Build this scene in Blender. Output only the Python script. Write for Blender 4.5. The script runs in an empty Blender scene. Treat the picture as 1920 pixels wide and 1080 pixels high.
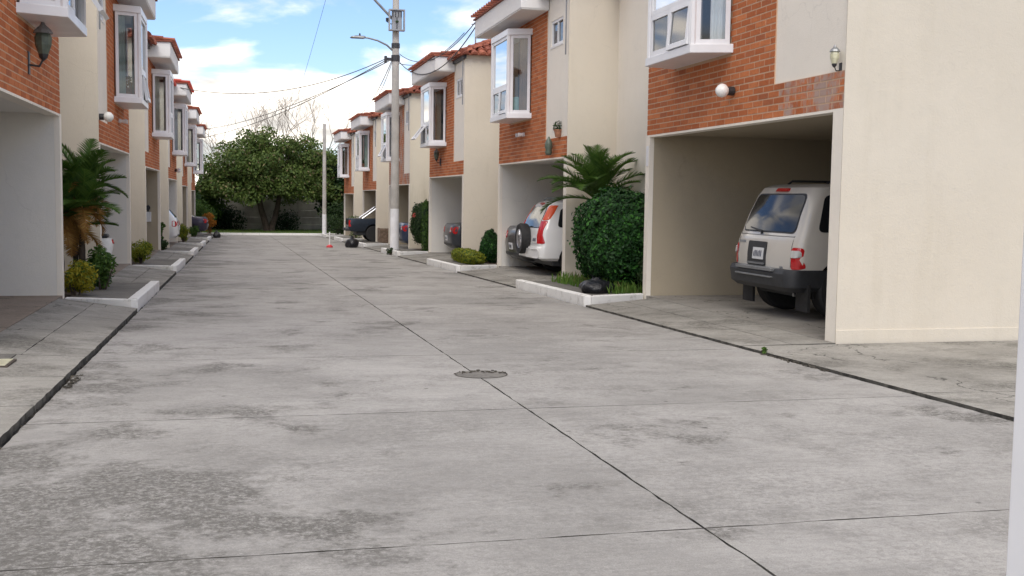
import bpy, bmesh, math, random
from mathutils import Vector, Matrix
from math import sin, cos, pi, radians, sqrt
random.seed(7)
scene = bpy.context.scene
COL = scene.collection

# ------------------------------------------------------------------ camera, sky, sun, exposure
CAM_Z = 1.30
yaw, pitch, roll = 0.24133, -0.08058, 0.01422
fw = Vector((sin(yaw) * cos(pitch), cos(yaw) * cos(pitch), sin(pitch)))
rt = Vector((cos(yaw), -sin(yaw), 0)); up = rt.cross(fw)
r2 = rt * cos(roll) + up * sin(roll); u2 = -rt * sin(roll) + up * cos(roll)
cd = bpy.data.cameras.new('camera'); cam = bpy.data.objects.new('camera', cd); COL.objects.link(cam)
cam.matrix_world = Matrix(((r2.x, u2.x, -fw.x, 0), (r2.y, u2.y, -fw.y, 0), (r2.z, u2.z, -fw.z, CAM_Z), (0, 0, 0, 1)))
cd.sensor_width = 36; cd.lens = 36 * 2097.6 / 1920; cd.clip_start = .05; cd.clip_end = 3000
scene.camera = cam

SUN_EL, SUN_AZ = radians(44), radians(193)      # azimuth measured clockwise from +Y: behind the camera, a little to the left
SKY_STRENGTH, SUN_STRENGTH, EXPOSURE = 0.15, 0.80, 0.96
world = bpy.data.worlds.new('World'); scene.world = world; world.use_nodes = True
wt = world.node_tree; wt.nodes.clear()
def wn(t, **k):
    n = wt.nodes.new(t)
    for a, b in k.items(): setattr(n, a, b)
    return n
sky = wn('ShaderNodeTexSky', sky_type='NISHITA', sun_disc=False, sun_elevation=SUN_EL, sun_rotation=SUN_AZ, air_density=1.0, dust_density=0.6, ozone_density=1.4)
wtc = wn('ShaderNodeTexCoord'); sep = wn('ShaderNodeSeparateXYZ'); wt.links.new(wtc.outputs['Generated'], sep.inputs[0])
def wmath(op, a, b=None, c=None, clamp=False):
    n = wn('ShaderNodeMath', operation=op); n.use_clamp = clamp
    for i, v in enumerate((a, b, c)):
        if v is None: continue
        if isinstance(v, (int, float)): n.inputs[i].default_value = v
        else: wt.links.new(v, n.inputs[i])
    return n.outputs[0]
zc = wmath('ADD', wmath('ABSOLUTE', sep.outputs['Z']), 0.22)
comb = wn('ShaderNodeCombineXYZ')
wt.links.new(wmath('DIVIDE', sep.outputs['X'], zc), comb.inputs[0]); wt.links.new(wmath('DIVIDE', sep.outputs['Y'], zc), comb.inputs[1])
wmap = wn('ShaderNodeMapping'); wmap.inputs['Location'].default_value = (8.8, 3.1, 1.9); wt.links.new(comb.outputs[0], wmap.inputs[0])
cn1 = wn('ShaderNodeTexNoise'); cn1.inputs["Scale"].default_value = 1.5; cn1.inputs['Detail'].default_value = 9; cn1.inputs['Roughness'].default_value = .52; cn1.inputs['Distortion'].default_value = .25
wt.links.new(wmap.outputs[0], cn1.inputs['Vector'])
cr = wn('ShaderNodeValToRGB'); cr.color_ramp.elements[0].position = .44; cr.color_ramp.elements[1].position = .56
cr.color_ramp.interpolation = 'EASE'
wt.links.new(cn1.outputs[0], cr.inputs[0])
cn2 = wn('ShaderNodeTexNoise'); cn2.inputs['Scale'].default_value = 2.6; cn2.inputs['Detail'].default_value = 7
wt.links.new(wmap.outputs[0], cn2.inputs['Vector'])
cshade = wn('ShaderNodeMix', data_type='RGBA'); cr2 = wn('ShaderNodeMapRange'); cr2.inputs[1].default_value = .36; cr2.inputs[2].default_value = .62; wt.links.new(cn2.outputs[0], cr2.inputs[0]); wt.links.new(cr2.outputs[0], cshade.inputs[0])
cshade.inputs[6].default_value = (2.7, 2.6, 2.45, 1); cshade.inputs[7].default_value = (8.6, 7.9, 7.0, 1)
cmix = wn('ShaderNodeMix', data_type='RGBA')
wt.links.new(cr.outputs[0], cmix.inputs[0]); stint = wn('ShaderNodeMix', data_type='RGBA', blend_type='MULTIPLY'); stint.inputs[0].default_value = 1; stint.inputs[7].default_value = (.43, .48, .60, 1)
wt.links.new(sky.outputs[0], stint.inputs[6]); wt.links.new(stint.outputs[2], cmix.inputs[6]); wt.links.new(cshade.outputs[2], cmix.inputs[7])
bg = wn('ShaderNodeBackground'); bg.inputs[1].default_value = SKY_STRENGTH
wo = wn('ShaderNodeOutputWorld'); wt.links.new(cmix.outputs[2], bg.inputs[0]); wt.links.new(bg.outputs[0], wo.inputs[0])

sd = bpy.data.lights.new('sun', 'SUN'); sd.energy = SUN_STRENGTH; sd.angle = radians(24); sd.color = (1, .93, .84)
so = bpy.data.objects.new('sun', sd); COL.objects.link(so); so.location = (0, -20, 40)
sdir = Vector((sin(SUN_AZ) * cos(SUN_EL), cos(SUN_AZ) * cos(SUN_EL), sin(SUN_EL)))
so.rotation_euler = (-sdir).to_track_quat('-Z', 'Y').to_euler()
vs = scene.view_settings; vs.view_transform = 'Standard'; vs.look = 'None'; vs.exposure = EXPOSURE; vs.gamma = 1; vs.use_curve_mapping = False
scene.cycles.use_denoising = True
scene.cycles.max_bounces = 7; scene.cycles.transparent_max_bounces = 12; scene.cycles.diffuse_bounces = 4

# ------------------------------------------------------------------ material helpers
class NT:
    def __init__(s, name):
        s.m = bpy.data.materials.new(name); s.m.use_nodes = True; s.t = s.m.node_tree; s.t.nodes.clear()
        s.out = s.n('ShaderNodeOutputMaterial'); s.b = s.n('ShaderNodeBsdfPrincipled'); s.l(s.b.outputs[0], s.out.inputs[0])
        s.geo = s.n('ShaderNodeNewGeometry'); s.pos = s.geo.outputs['Position']
    def n(s, t, **k):
        n = s.t.nodes.new(t)
        for a, b in k.items(): setattr(n, a, b)
        return n
    def l(s, a, b): s.t.links.new(a, b)
    def put(s, sock, v):
        if isinstance(v, (int, float)): sock.default_value = v
        elif isinstance(v, (tuple, list)): sock.default_value = tuple(v) + ((1,) if len(v) == 3 and sock.type == 'RGBA' else ())
        else: s.l(v, sock)
    def math(s, op, a, b=None, c=None, clamp=False):
        n = s.n('ShaderNodeMath', operation=op); n.use_clamp = clamp
        for i, v in enumerate((a, b, c)):
            if v is not None: s.put(n.inputs[i], v)
        return n.outputs[0]
    def noise(s, scale, detail=4, rough=.55, vec=None, dist=0, stretch=None, off=(0, 0, 0)):
        n = s.n('ShaderNodeTexNoise'); n.inputs['Scale'].default_value = scale; n.inputs['Detail'].default_value = detail
        n.inputs['Roughness'].default_value = rough; n.inputs['Distortion'].default_value = dist
        v = vec if vec is not None else s.pos
        if stretch or off != (0, 0, 0):
            mp = s.n('ShaderNodeMapping'); mp.inputs['Scale'].default_value = stretch or (1, 1, 1); mp.inputs['Location'].default_value = off
            s.l(v, mp.inputs[0]); v = mp.outputs[0]
        s.l(v, n.inputs['Vector']); return n.outputs[0]
    def ramp(s, v, a, b, lo=0., hi=1.):
        n = s.n('ShaderNodeMapRange', interpolation_type='SMOOTHSTEP'); s.put(n.inputs[0], v)
        for i, x in zip((1, 2, 3, 4), (a, b, lo, hi)): n.inputs[i].default_value = x
        return n.outputs[0]
    def mix(s, f, a, b, blend='MIX'):
        n = s.n('ShaderNodeMix', data_type='RGBA', blend_type=blend); s.put(n.inputs[0], f); s.put(n.inputs[6], a); s.put(n.inputs[7], b); return n.outputs[2]
    def bump(s, h, dist, strength=1.):
        n = s.n('ShaderNodeBump'); n.inputs['Distance'].default_value = dist; n.inputs['Strength'].default_value = strength
        s.l(h, n.inputs['Height']); s.l(n.outputs[0], s.b.inputs['Normal'])
    def rnd(s):
        o = s.n('ShaderNodeObjectInfo'); w = s.n('ShaderNodeTexWhiteNoise', noise_dimensions='2D')
        c = s.n('ShaderNodeCombineXYZ'); s.l(o.outputs['Random'], c.inputs[0]); s.l(s.geo.outputs['Random Per Island'], c.inputs[1])
        s.l(c.outputs[0], w.inputs[0]); return w.outputs['Value']
    def orand(s): return s.n('ShaderNodeObjectInfo').outputs['Random']
    def set(s, col=None, rough=None, metal=None, spec=None):
        if col is not None: s.put(s.b.inputs['Base Color'], col)
        if rough is not None: s.put(s.b.inputs['Roughness'], rough)
        if metal is not None: s.put(s.b.inputs['Metallic'], metal)
        if spec is not None: s.put(s.b.inputs['Specular IOR Level'], spec)
        return s.m
M = {}
def plain(name, col, rough=.6, metal=0., var=.08, scale=6., bump=0., coat=0.):
    t = NT(name); v = t.noise(scale, 5)
    c = t.mix(t.ramp(v, .3, .7), tuple(x * (1 - var) for x in col), tuple(min(1, x * (1 + var)) for x in col))
    t.set(c, rough, metal)
    if bump: t.bump(t.noise(scale * 12, 4), bump)
    if coat: t.b.inputs['Coat Weight'].default_value = coat; t.b.inputs['Coat Roughness'].default_value = .04
    M[name] = t.m; return t.m
def concrete(name, c1, c2, stain, amount, region=None, brush=(1, 1, 1)):
    t = NT(name)
    base = t.mix(t.ramp(t.noise(.5, 12, .68, off=(0, 2.3, 0)), .33, .62), c1, c2)
    base = t.mix(t.ramp(t.noise(2.6, 10, .7, stretch=(.8, 1.3, 1), off=(4, 4, 0)),   .46, .66, 0, .32), base, tuple(x * .62 for x in c1))
    wthr = t.math('MULTIPLY', t.ramp(t.noise(27, 7, .82), .42, .62), t.ramp(t.noise(1.1, 8, .7, off=(8, 1, 0)), .3, .62, .15, 1))
    base = t.mix(t.math('MULTIPLY', wthr, .5), base, tuple(x * .45 for x in c1))
    base = t.mix(t.ramp(t.orand(), 0, 1, 0, .16), base, tuple(x * .72 for x in c1))
    st = t.ramp(t.noise(.9, 12, .74, dist=.1, stretch=brush, off=(3.1, 1.7, 0)), .5 if region else .45, .68 if region else .62)
    if region:
        # lichen and tyre dirt gathered along the left-hand gutter
        sp = t.n('ShaderNodeSeparateXYZ'); t.l(t.pos, sp.inputs[0])
        gut = t.ramp(sp.outputs[0], -1.3, .5, 1, 0)
        gut2 = t.ramp(sp.outputs[0], 4.2, 4.95, 0, .5)
        near = t.math('MULTIPLY', t.ramp(sp.outputs[1], 4.2, 7.6, 1, 0), t.ramp(sp.outputs[0], -.2, 1.3, 1, 0))
        far = t.ramp(sp.outputs[1], 9, 30, 0, .3)
        k = t.math('ADD', t.math('ADD', gut, gut2), t.math('ADD', t.math('MULTIPLY', near, 1.15), far))
        st2 = t.ramp(t.math('ADD', t.noise(1.0, 14, .72, dist=.2, off=(9, 4, 0)), t.math('MULTIPLY', k, .095)), .545, .66)
        st = t.math('MAXIMUM', t.math('MULTIPLY', st, .62), t.math('MULTIPLY', st2, 1.0), clamp=True)
    spk = t.ramp(t.noise(30, 7, .85), .38, .56, .05, 1)
    c = t.mix(t.math('MULTIPLY', t.math('MULTIPLY', st, spk), amount), base, stain)
    brushn = t.noise(9, 6, .7, stretch=(.35, 5, 1))
    c = t.mix(t.ramp(brushn, .38, .72, 0, .30), c, tuple(x * .72 for x in c1))
    g = t.noise(160, 3, .8); c = t.mix(t.ramp(g, .3, .75, 0, .6), c, tuple(x * .5 for x in c1))
    lt = t.ramp(t.noise(70, 4, .7, off=(2, 2, 2)), .58, .75, 0, .35); c = t.mix(lt, c, tuple(min(1, x * 1.35) for x in c2))
    vo = t.n('ShaderNodeTexVoronoi'); vo.inputs['Scale'].default_value = 3.2; vo.inputs['Randomness'].default_value = 1; t.l(t.pos, vo.inputs['Vector'])
    pit = t.math('MULTIPLY', t.ramp(vo.outputs['Distance'], .03, .075, 1, 0), t.ramp(t.noise(1.9, 2), .5, .6))
    c = t.mix(t.math('MULTIPLY', pit, .65), c, (.05, .05, .045))
    if not region:
        wv = t.n('ShaderNodeVectorMath', operation='ADD'); t.l(t.pos, wv.inputs[0])
        nz = t.n('ShaderNodeTexNoise'); nz.inputs['Scale'].default_value = 2.2; nz.inputs['Detail'].default_value = 6; t.l(t.pos, nz.inputs['Vector']); t.l(nz.outputs['Color'], wv.inputs[1])
        cv = t.n('ShaderNodeTexVoronoi', feature='DISTANCE_TO_EDGE'); cv.inputs['Scale'].default_value = .55; t.l(wv.outputs[0], cv.inputs['Vector'])
        ck = t.math('MULTIPLY', t.ramp(cv.outputs['Distance'], .002, .008, 1, 0), t.ramp(t.noise(.8, 3, off=(1, 8, 0)), .46, .54))
        c = t.mix(t.math('MULTIPLY', ck, .85), c, (.04, .038, .034))
    t.set(c, t.ramp(brushn, .3, .7, .78, .95), spec=.25)
    h = t.math('ADD', t.math('MULTIPLY', g, .35), t.math('ADD', t.math('MULTIPLY', brushn, .8), t.math('MULTIPLY', pit, -2.)))
    t.bump(h, .003, .8)
    M[name] = t.m; return t.m
concrete('road_concrete', (.37, .357, .338), (.53, .512, .487), (.095, .09, .078), .95, True)
concrete('apron_concrete', (.33, .315, .285), (.50, .48, .44), (.11, .105, .09), .95)
concrete('paving_dark', (.20, .19, .175), (.30, .285, .26), (.09, .085, .075), .7)
concrete('garage_floor', (.33, .31, .28), (.45, .43, .39), (.12, .11, .095), .7)
concrete('floor_tile', (.34, .28, .23), (.43, .36, .295), (.18, .14, .11), .6)
def stucco(name, col, streak=.35, low=None):
    t = NT(name)
    c = t.mix(t.ramp(t.noise(.8, 6), .3, .7), tuple(x * .95 for x in col), col)
    s = t.ramp(t.noise(2.2, 6, .65, stretch=(1, 1, .12)), .5, .78, 0, streak)
    c = t.mix(s, c, tuple(a * b for a, b in zip(col, (.72, .70, .64))))
    c = t.mix(t.ramp(t.noise(14, 5, .7), .55, .8, 0, .14), c, tuple(x * .7 for x in col))
    c = t.mix(t.ramp(t.noise(.35, 4, off=(7, 0, 3)), .4, .7, 0, .22), c, tuple(a * b for a, b in zip(col, (1.0, .95, .88))))
    wv = t.n('ShaderNodeVectorMath', operation='ADD'); t.l(t.pos, wv.inputs[0])
    nz = t.n('ShaderNodeTexNoise'); nz.inputs['Scale'].default_value = 1.6; nz.inputs['Detail'].default_value = 7; t.l(t.pos, nz.inputs['Vector']); t.l(nz.outputs['Color'], wv.inputs[1])
    cv = t.n('ShaderNodeTexVoronoi', feature='DISTANCE_TO_EDGE'); cv.inputs['Scale'].default_value = .45; t.l(wv.outputs[0], cv.inputs['Vector'])
    ck = t.math('MULTIPLY', t.ramp(cv.outputs['Distance'], .0008, .0035, 1, 0), t.ramp(t.noise(.6, 3, off=(4, 2, 6)),   .5, .58, 0, .16))
    c = t.mix(ck, c, tuple(x * .45 for x in col))
    c = t.mix(t.ramp(t.noise(5, 8, .75, off=(3, 3, 3)), .5, .72, 0, .16), c, tuple(x * .78 for x in col))
    t.set(c, .9, spec=.2)
    t.bump(t.math('ADD', t.noise(60, 5, .7), t.math('MULTIPLY', t.noise(3.5, 4, off=(1, 1, 1)), 2.2)), .005, .7); M[name] = t.m; return t.m
stucco('stucco_cream', (.68, .625, .53), .34)
stucco('stucco_white', (.88, .825, .735), .16)
stucco('stucco_stained', (.74, .69, .58), .95)
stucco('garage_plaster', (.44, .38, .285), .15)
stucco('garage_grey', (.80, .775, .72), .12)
stucco('trim_white', (.82, .81, .80), .18)
def brickmat(name, pale=False):
    t = NT(name); r = t.rnd()
    c = t.mix(t.ramp(r, 0, 1), (.44, .13, .048), (.60, .205, .08))
    c = t.mix(t.ramp(r, .86, 1., 0, .55), c, (.22, .06, .035))
    c = t.mix(t.ramp(t.noise(38, 5, .7), .45, .75, 0, .45), c, (.24, .065, .035))
    c = t.mix(t.ramp(t.noise(1.4, 6, .65), .55, .8, 0, .4), c, (.20, .075, .045))
    if pale:
        w = t.ramp(t.noise(3.3, 7, .72, stretch=(1, 1, .6)), .4, .56, 0, .8)
        c = t.mix(w, c, (.42, .345, .31))
    t.set(c, .88, spec=.2); t.bump(t.noise(90, 4, .7), .003, .7); M[name] = t.m
brickmat('brick'); brickmat('brick_salted', True)
t = NT('mortar'); c = t.mix(t.noise(30, 5), (.50, .33, .215), (.66, .47, .33)); t.set(c, .95); t.bump(t.noise(120, 3), .003); M['mortar'] = t.m
def tilemat(name, a, b):
    t = NT(name); r = t.rnd(); c = t.mix(r, a, b)
    c = t.mix(t.ramp(t.noise(7, 6, .7), .5, .75, 0, .6), c, (.09, .05, .04))
    c = t.mix(t.ramp(t.noise(16, 5, .7, off=(5, 5, 5)), .6, .8, 0, .3), c, (.45, .33, .27))
    t.set(c, .85); t.bump(t.noise(80, 4), .004); M[name] = t.m
tilemat('roof_tile', (.20, .055, .035), (.40, .13, .075)); tilemat('roof_tile_red', (.42, .05, .035), (.55, .09, .06))
plain('frame_white', (.80, .80, .82), .35, 0, .04, 3)
plain('kerb_paint', (.80, .80, .79), .7, 0, .1, 3, .002)
t = NT('kerb_paint'); c = t.mix(t.ramp(t.noise(5, 7, .7), .52, .70, 0, .75), (.82, .815, .80), (.46, .44, .41))
c = t.mix(t.ramp(t.noise(22, 5, .7), .6, .8, 0, .5), c, (.25, .24, .22)); t.set(c, .75); t.bump(t.noise(40, 5), .004); M['kerb_paint'] = t.m
plain('rubber', (.018, .018, .019), .75, 0, .2, 20); plain('black_plastic', (.028, .03, .034), .5, 0, .15, 12)
plain('dark_metal', (.06, .06, .065), .5, .6); plain('grey_metal', (.30, .31, .32), .45, .6, .12, 5); plain('alloy', (.55, .55, .57), .3, .9, .06)
plain('pole_concrete', (.44, .42, .39), .9, 0, .14, 2.5, .003); plain('pole_white', (.78, .78, .80), .8, 0, .08, 3)
plain('wire', (.05, .05, .055), .6); plain('room_paint', (.42, .38, .33), .9)
plain('bark', (.085, .065, .05), .95, 0, .3, 9, .02); plain('bark_pale', (.34, .29, .25), .9, 0, .2, 9, .01)
plain('soil', (.085, .065, .048), 1, 0, .35, 7, .03); plain('block_wall', (.33, .315, .285), .95, 0, .25, 1.2, .006)
plain('ground_earth', (.16, .15, .12), 1, 0, .2, .4); plain('lawn_soil', (.10, .135, .05), 1, 0, .3, 1.5, .02)
plain('curtain_white', (.78, .79, .80), .9, 0, .05); plain('curtain_green', (.40, .47, .42), .9, 0, .1); plain('curtain_cream', (.66, .60, .48), .9, 0, .08)
plain('curtain_brown', (.30, .21, .16), .9, 0, .1); plain('terracotta', (.36, .17, .10), .85, 0, .2, 10); plain('teal_cloth', (.30, .46, .45), .9)
plain('lamp_globe', (.86, .85, .82), .3, 0, .03); plain('lantern_glass', (.58, .56, .40), .3, 0, .15, 14); plain('lantern_green', (.10, .13, .10), .4, 0, .2, 14)
plain('red_plastic', (.62, .05, .06), .45); plain('white_plastic', (.80, .80, .80), .4)
plain('brown_wood', (.20, .14, .10), .85, 0, .35, 9, .006); plain('rust_iron', (.10, .08, .065), .8, .3, .3, 20, .004)
plain('gutter_dirt', (.085, .08, .07), 1, 0, .6, 9, .006); plain('debris', (.085, .075, .06), 1, 0, .5, 20, .01); plain('blue_sign', (.20, .28, .62), .5)
t = NT('bag_plastic'); t.set((.012, .013, .017), .28); t.bump(t.noise(11, 5, .6), .05, .7); M['bag_plastic'] = t.m
def paint(name, col, metal=.0, rough=.32, dirt=.12):
    t = NT(name); c = t.mix(t.ramp(t.noise(3, 6, .6), .5, .8, 0, dirt), col, (.22, .20, .17))
    t.set(c, rough, metal); t.b.inputs['Coat Weight'].default_value = .7 if max(col) > .3 else .25; t.b.inputs['Coat Roughness'].default_value = .06; M[name] = t.m
paint('paint_silver', (.61, .58, .53), .0); paint('paint_white', (.82, .82, .82)); paint('paint_grey', (.045, .05, .06), .3); paint('paint_black', (.02, .021, .024), .2)
paint('paint_blue', (.035, .055, .11), .4); paint('paint_navy', (.030, .042, .062), .4); paint('paint_purple', (.045, .038, .065), .4)
def glass(name, tint, rough=.02, solid=False):
    t = NT(name)
    if solid:
        t.set(tint, .06, spec=.38); M[name] = t.m; return
    tr = t.n('ShaderNodeBsdfTransparent'); tr.inputs[0].default_value = (*tint, 1)
    gl = t.n('ShaderNodeBsdfGlossy'); gl.inputs['Roughness'].default_value = rough
    fr = t.n('ShaderNodeFresnel'); fr.inputs[0].default_value = 1.6
    f2 = t.math('MULTIPLY_ADD', fr.outputs[0], 1.35, .02, clamp=True)
    mx = t.n('ShaderNodeMixShader'); t.l(f2, mx.inputs[0]); t.l(tr.outputs[0], mx.inputs[1]); t.l(gl.outputs[0], mx.inputs[2])
    t.l(mx.outputs[0], t.out.inputs[0]); M[name] = t.m
glass('glass_clear', (.82, .85, .85)); glass('car_glass', (.012, .014, .017), solid=True)
t = NT('lamp_red'); t.set((.50, .012, .015), .12); t.b.inputs['Coat Weight'].default_value = .6; M['lamp_red'] = t.m
t = NT('lamp_orange'); t.set((.66, .09, .03), .15); M['lamp_orange'] = t.m
t = NT('lamp_clear'); t.set((.55, .55, .54), .12); M['lamp_clear'] = t.m
plain('plate_white', (.72, .73, .74), .4); plain('plate_ink', (.06, .07, .12), .5)
def leaf(name, a, b, c3=None, trans=.3, share=.85):
    t = NT(name); r = t.rnd(); c = t.mix(r, a, b)
    if c3: c = t.mix(t.ramp(r, share, share + .04), c, c3)
    c = t.mix(t.ramp(t.noise(1.7, 4), .35, .7, 0, .45), c, tuple(x * .55 for x in a))
    t.set(c, .55, spec=.3)
    tl = t.n('ShaderNodeBsdfTranslucent'); t.l(c, tl.inputs[0]); mx = t.n('ShaderNodeMixShader'); mx.inputs[0].default_value = trans
    t.l(t.b.outputs[0], mx.inputs[1]); t.l(tl.outputs[0], mx.inputs[2]); t.l(mx.outputs[0], t.out.inputs[0]); M[name] = t.m
leaf('leaf_tree', (.06, .11, .024), (.16, .22, .05), (.28, .22, .12), share=.91); leaf('leaf_dark', (.012, .038, .012), (.03, .075, .02))
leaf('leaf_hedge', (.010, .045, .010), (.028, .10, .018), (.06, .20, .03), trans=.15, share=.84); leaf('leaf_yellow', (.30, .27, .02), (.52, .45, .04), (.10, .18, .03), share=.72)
leaf('leaf_bush', (.045, .11, .02), (.11, .20, .035)); leaf('leaf_palm', (.045, .115, .018), (.12, .21, .035)); leaf('leaf_palm_dry', (.26, .12, .03), (.42, .25, .06))
leaf('leaf_lime', (.20, .24, .02), (.38, .38, .04), (.08, .16, .03), share=.75); leaf('leaf_orange', (.36, .13, .015), (.48, .22, .03)); leaf('grass_blade', (.09, .19, .03), (.19, .31, .06), (.26, .24, .09), share=.88)
leaf('leaf_shade', (.02, .05, .015), (.05, .09, .025)); leaf('flower_red', (.62, .10, .09), (.75, .2, .16))

# ------------------------------------------------------------------ mesh helpers
class MB:
    def __init__(s): s.v = []; s.f = []; s.mi = []; s.cur = 0
    def add(s, vs, fs):
        o = len(s.v); s.v += [tuple(v) for v in vs]; s.f += [tuple(i + o for i in f) for f in fs]; s.mi += [s.cur] * len(fs); return s
    def box(s, x0, x1, y0, y1, z0, z1):
        return s.add([(x0, y0, z0), (x1, y0, z0), (x1, y1, z0), (x0, y1, z0), (x0, y0, z1), (x1, y0, z1), (x1, y1, z1), (x0, y1, z1)],
                     [(0, 3, 2, 1), (4, 5, 6, 7), (0, 1, 5, 4), (1, 2, 6, 5), (2, 3, 7, 6), (3, 0, 4, 7)])
    def quad(s, *p): return s.add(p, [tuple(range(len(p)))])
    def prism(s, poly, z0, z1):
        n = len(poly)
        zb = z0 if callable(z0) else (lambda x, y: z0); zt = z1 if callable(z1) else (lambda x, y: z1)
        return s.add([(x, y, zb(x, y)) for x, y in poly] + [(x, y, zt(x, y)) for x, y in poly],
                     [tuple(reversed(range(n))), tuple(range(n, 2 * n))] + [(i, (i + 1) % n, n + (i + 1) % n, n + i) for i in range(n)])
    def tube(s, pts, rad, n=6, cap=True):
        pts = [Vector(p) for p in pts]; k = len(pts); vs = []
        rads = rad if isinstance(rad, (list, tuple)) else [rad] * k
        prev = None
        for i, p in enumerate(pts):
            d = (pts[min(i + 1, k - 1)] - pts[max(i - 1, 0)]).normalized()
            a = prev if prev is not None else (Vector((0, 0, 1)) if abs(d.z) < .9 else Vector((1, 0, 0)))
            x = (a - d * a.dot(d)).normalized(); y = d.cross(x); prev = x
            for j in range(n):
                t = 2 * pi * j / n; vs.append(p + (x * cos(t) + y * sin(t)) * rads[i])
        fs = [(i * n + j, i * n + (j + 1) % n, (i + 1) * n + (j + 1) % n, (i + 1) * n + j) for i in range(k - 1) for j in range(n)]
        if cap: fs += [tuple(reversed(range(n))), tuple(range((k - 1) * n, k * n))]
        return s.add(vs, fs)
    def lathe(s, prof, n=16, c=(0, 0, 0), axis='z'):
        vs = []
        for r, h in prof:
            for j in range(n):
                t = 2 * pi * j / n; a, b = r * cos(t), r * sin(t)
                p = (a, b, h) if axis == 'z' else ((h, a, b) if axis == 'x' else (a, h, b))
                vs.append((p[0] + c[0], p[1] + c[1], p[2] + c[2]))
        k = len(prof)
        return s.add(vs, [(i * n + j, i * n + (j + 1) % n, (i + 1) * n + (j + 1) % n, (i + 1) * n + j) for i in range(k - 1) for j in range(n)] + [tuple(range(n)), tuple(range((k - 1) * n, k * n))])
    def mesh(s, name, mats, smooth=False, recalc=True):
        me = bpy.data.meshes.new(name); me.from_pydata(s.v, [], s.f)
        for m in (mats if isinstance(mats, (list, tuple)) else [mats]): me.materials.append(M[m])
        if any(s.mi): me.polygons.foreach_set('material_index', s.mi)
        if recalc:
            b = bmesh.new(); b.from_mesh(me); bmesh.ops.recalc_face_normals(b, faces=b.faces); b.to_mesh(me); b.free()
        if smooth: me.polygons.foreach_set('use_smooth', [True] * len(me.polygons))
        me.update(); return me
    def build(s, name, mats, parent=None, smooth=False, recalc=True, bevel=0):
        return obj(name, s.mesh(name, mats, smooth, recalc), parent, bevel)
def obj(name, me, parent=None, bevel=0):
    o = bpy.data.objects.new(name, me); COL.objects.link(o)
    if parent is not None: o.parent = parent
    if bevel:
        m = o.modifiers.new('bevel', 'BEVEL'); m.width = bevel; m.segments = 2; m.limit_method = 'ANGLE'; m.angle_limit = radians(40)
    return o
def tag(o, label, cat, group=None):
    o['label'] = label; o['category'] = cat
    if group: o['group'] = group
    return o
def struct(o): o['kind'] = 'structure'; return o
def stuff(o): o['kind'] = 'stuff'; return o
def empty(name, loc, rz=0):
    o = bpy.data.objects.new(name, None); COL.objects.link(o); o.location = loc; o.rotation_euler = (0, 0, rz); o.empty_display_size = .2; return o
def copy_tree(o, parent=None):
    c = o.copy(); COL.objects.link(c); c.parent = parent
    for ch in o.children: copy_tree(ch, c)
    return c

# ------------------------------------------------------------------ layout constants (metres)
S = 0.0173                                   # the street falls away from the camera
def rz(y): return -S * y
XR, XL = 6.0, -2.27                          # facades
KR, KL = 4.92, -1.28                         # gutters
Y0, PER, GW = 10.37, 9.86, 5.67              # first house, spacing, width of a garage block
NH = 6
def FR(k): return -.15 - .172 * k
def FL(k): return -.09 - .172 * k
END_Y = 70.6

# ------------------------------------------------------------------ ground
m = MB()
ys = [-60, 0, 30, 72, 90, 200, 900]; zs = [rz(-60) - .25, -.25, rz(30) - .25, rz(72) - .2, rz(72) - .2, rz(72) - .2, rz(72) - .2]
for i in range(len(ys) - 1): m.quad((-700, ys[i], zs[i]), (700, ys[i], zs[i]), (700, ys[i + 1], zs[i + 1]), (-700, ys[i + 1], zs[i + 1]))
struct(m.build('ground', 'ground_earth', recalc=False))

def slab(name, mat, parent, x0, x1, y0, y1, ztop, th=.09, jit=.004, bevel=.006):
    """one cast slab with slightly chipped edges; ztop is a function of (x, y)"""
    poly = []
    def edge(ax, ay, bx, by):
        n = max(2, int(math.hypot(bx - ax, by - ay) / .12))
        for i in range(n):
            f = i / n; j = random.uniform(-jit, jit) * (2.2 if random.random() < .08 else 1)
            poly.append((ax + (bx - ax) * f + (j if ax == bx else 0), ay + (by - ay) * f + (j if ay == by else 0)))
    edge(x0, y0, x1, y0); edge(x1, y0, x1, y1); edge(x1, y1, x0, y1); edge(x0, y1, x0, y0)
    m = MB().prism(poly, lambda x, y: ztop(x, y) - th, ztop)
    m.mi = [0, 0] + [1] * len(poly)                      # the sides of a slab are caked with gutter dirt
    return m.build(name, [mat, 'gutter_dirt'], parent, recalc=False, bevel=0)
JY = [4.28 + 2.985 * i for i in range(-4, 23)]; JY = [y for y in JY if y < END_Y - 1] + [END_Y]
m = MB(); m.quad((KL - .1, -10, rz(-10) - .035), (KR + .1, -10, rz(-10) - .035), (KR + .1, END_Y, rz(END_Y) - .035), (KL - .1, END_Y, rz(END_Y) - .035))
road = struct(m.build('road', 'debris', recalc=False))
for i in range(len(JY) - 1):
    for a, b in ((KL + .014, 1.90), (1.90, KR - .014)):
        g = .0065; q = .005
        slab('slab', 'road_concrete', road, a + (g if a > 0 else 0), b - (g if b < 3 else 0), JY[i] + q, JY[i + 1] - q, lambda x, y: rz(y) + .0, jit=.0045)

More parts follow.
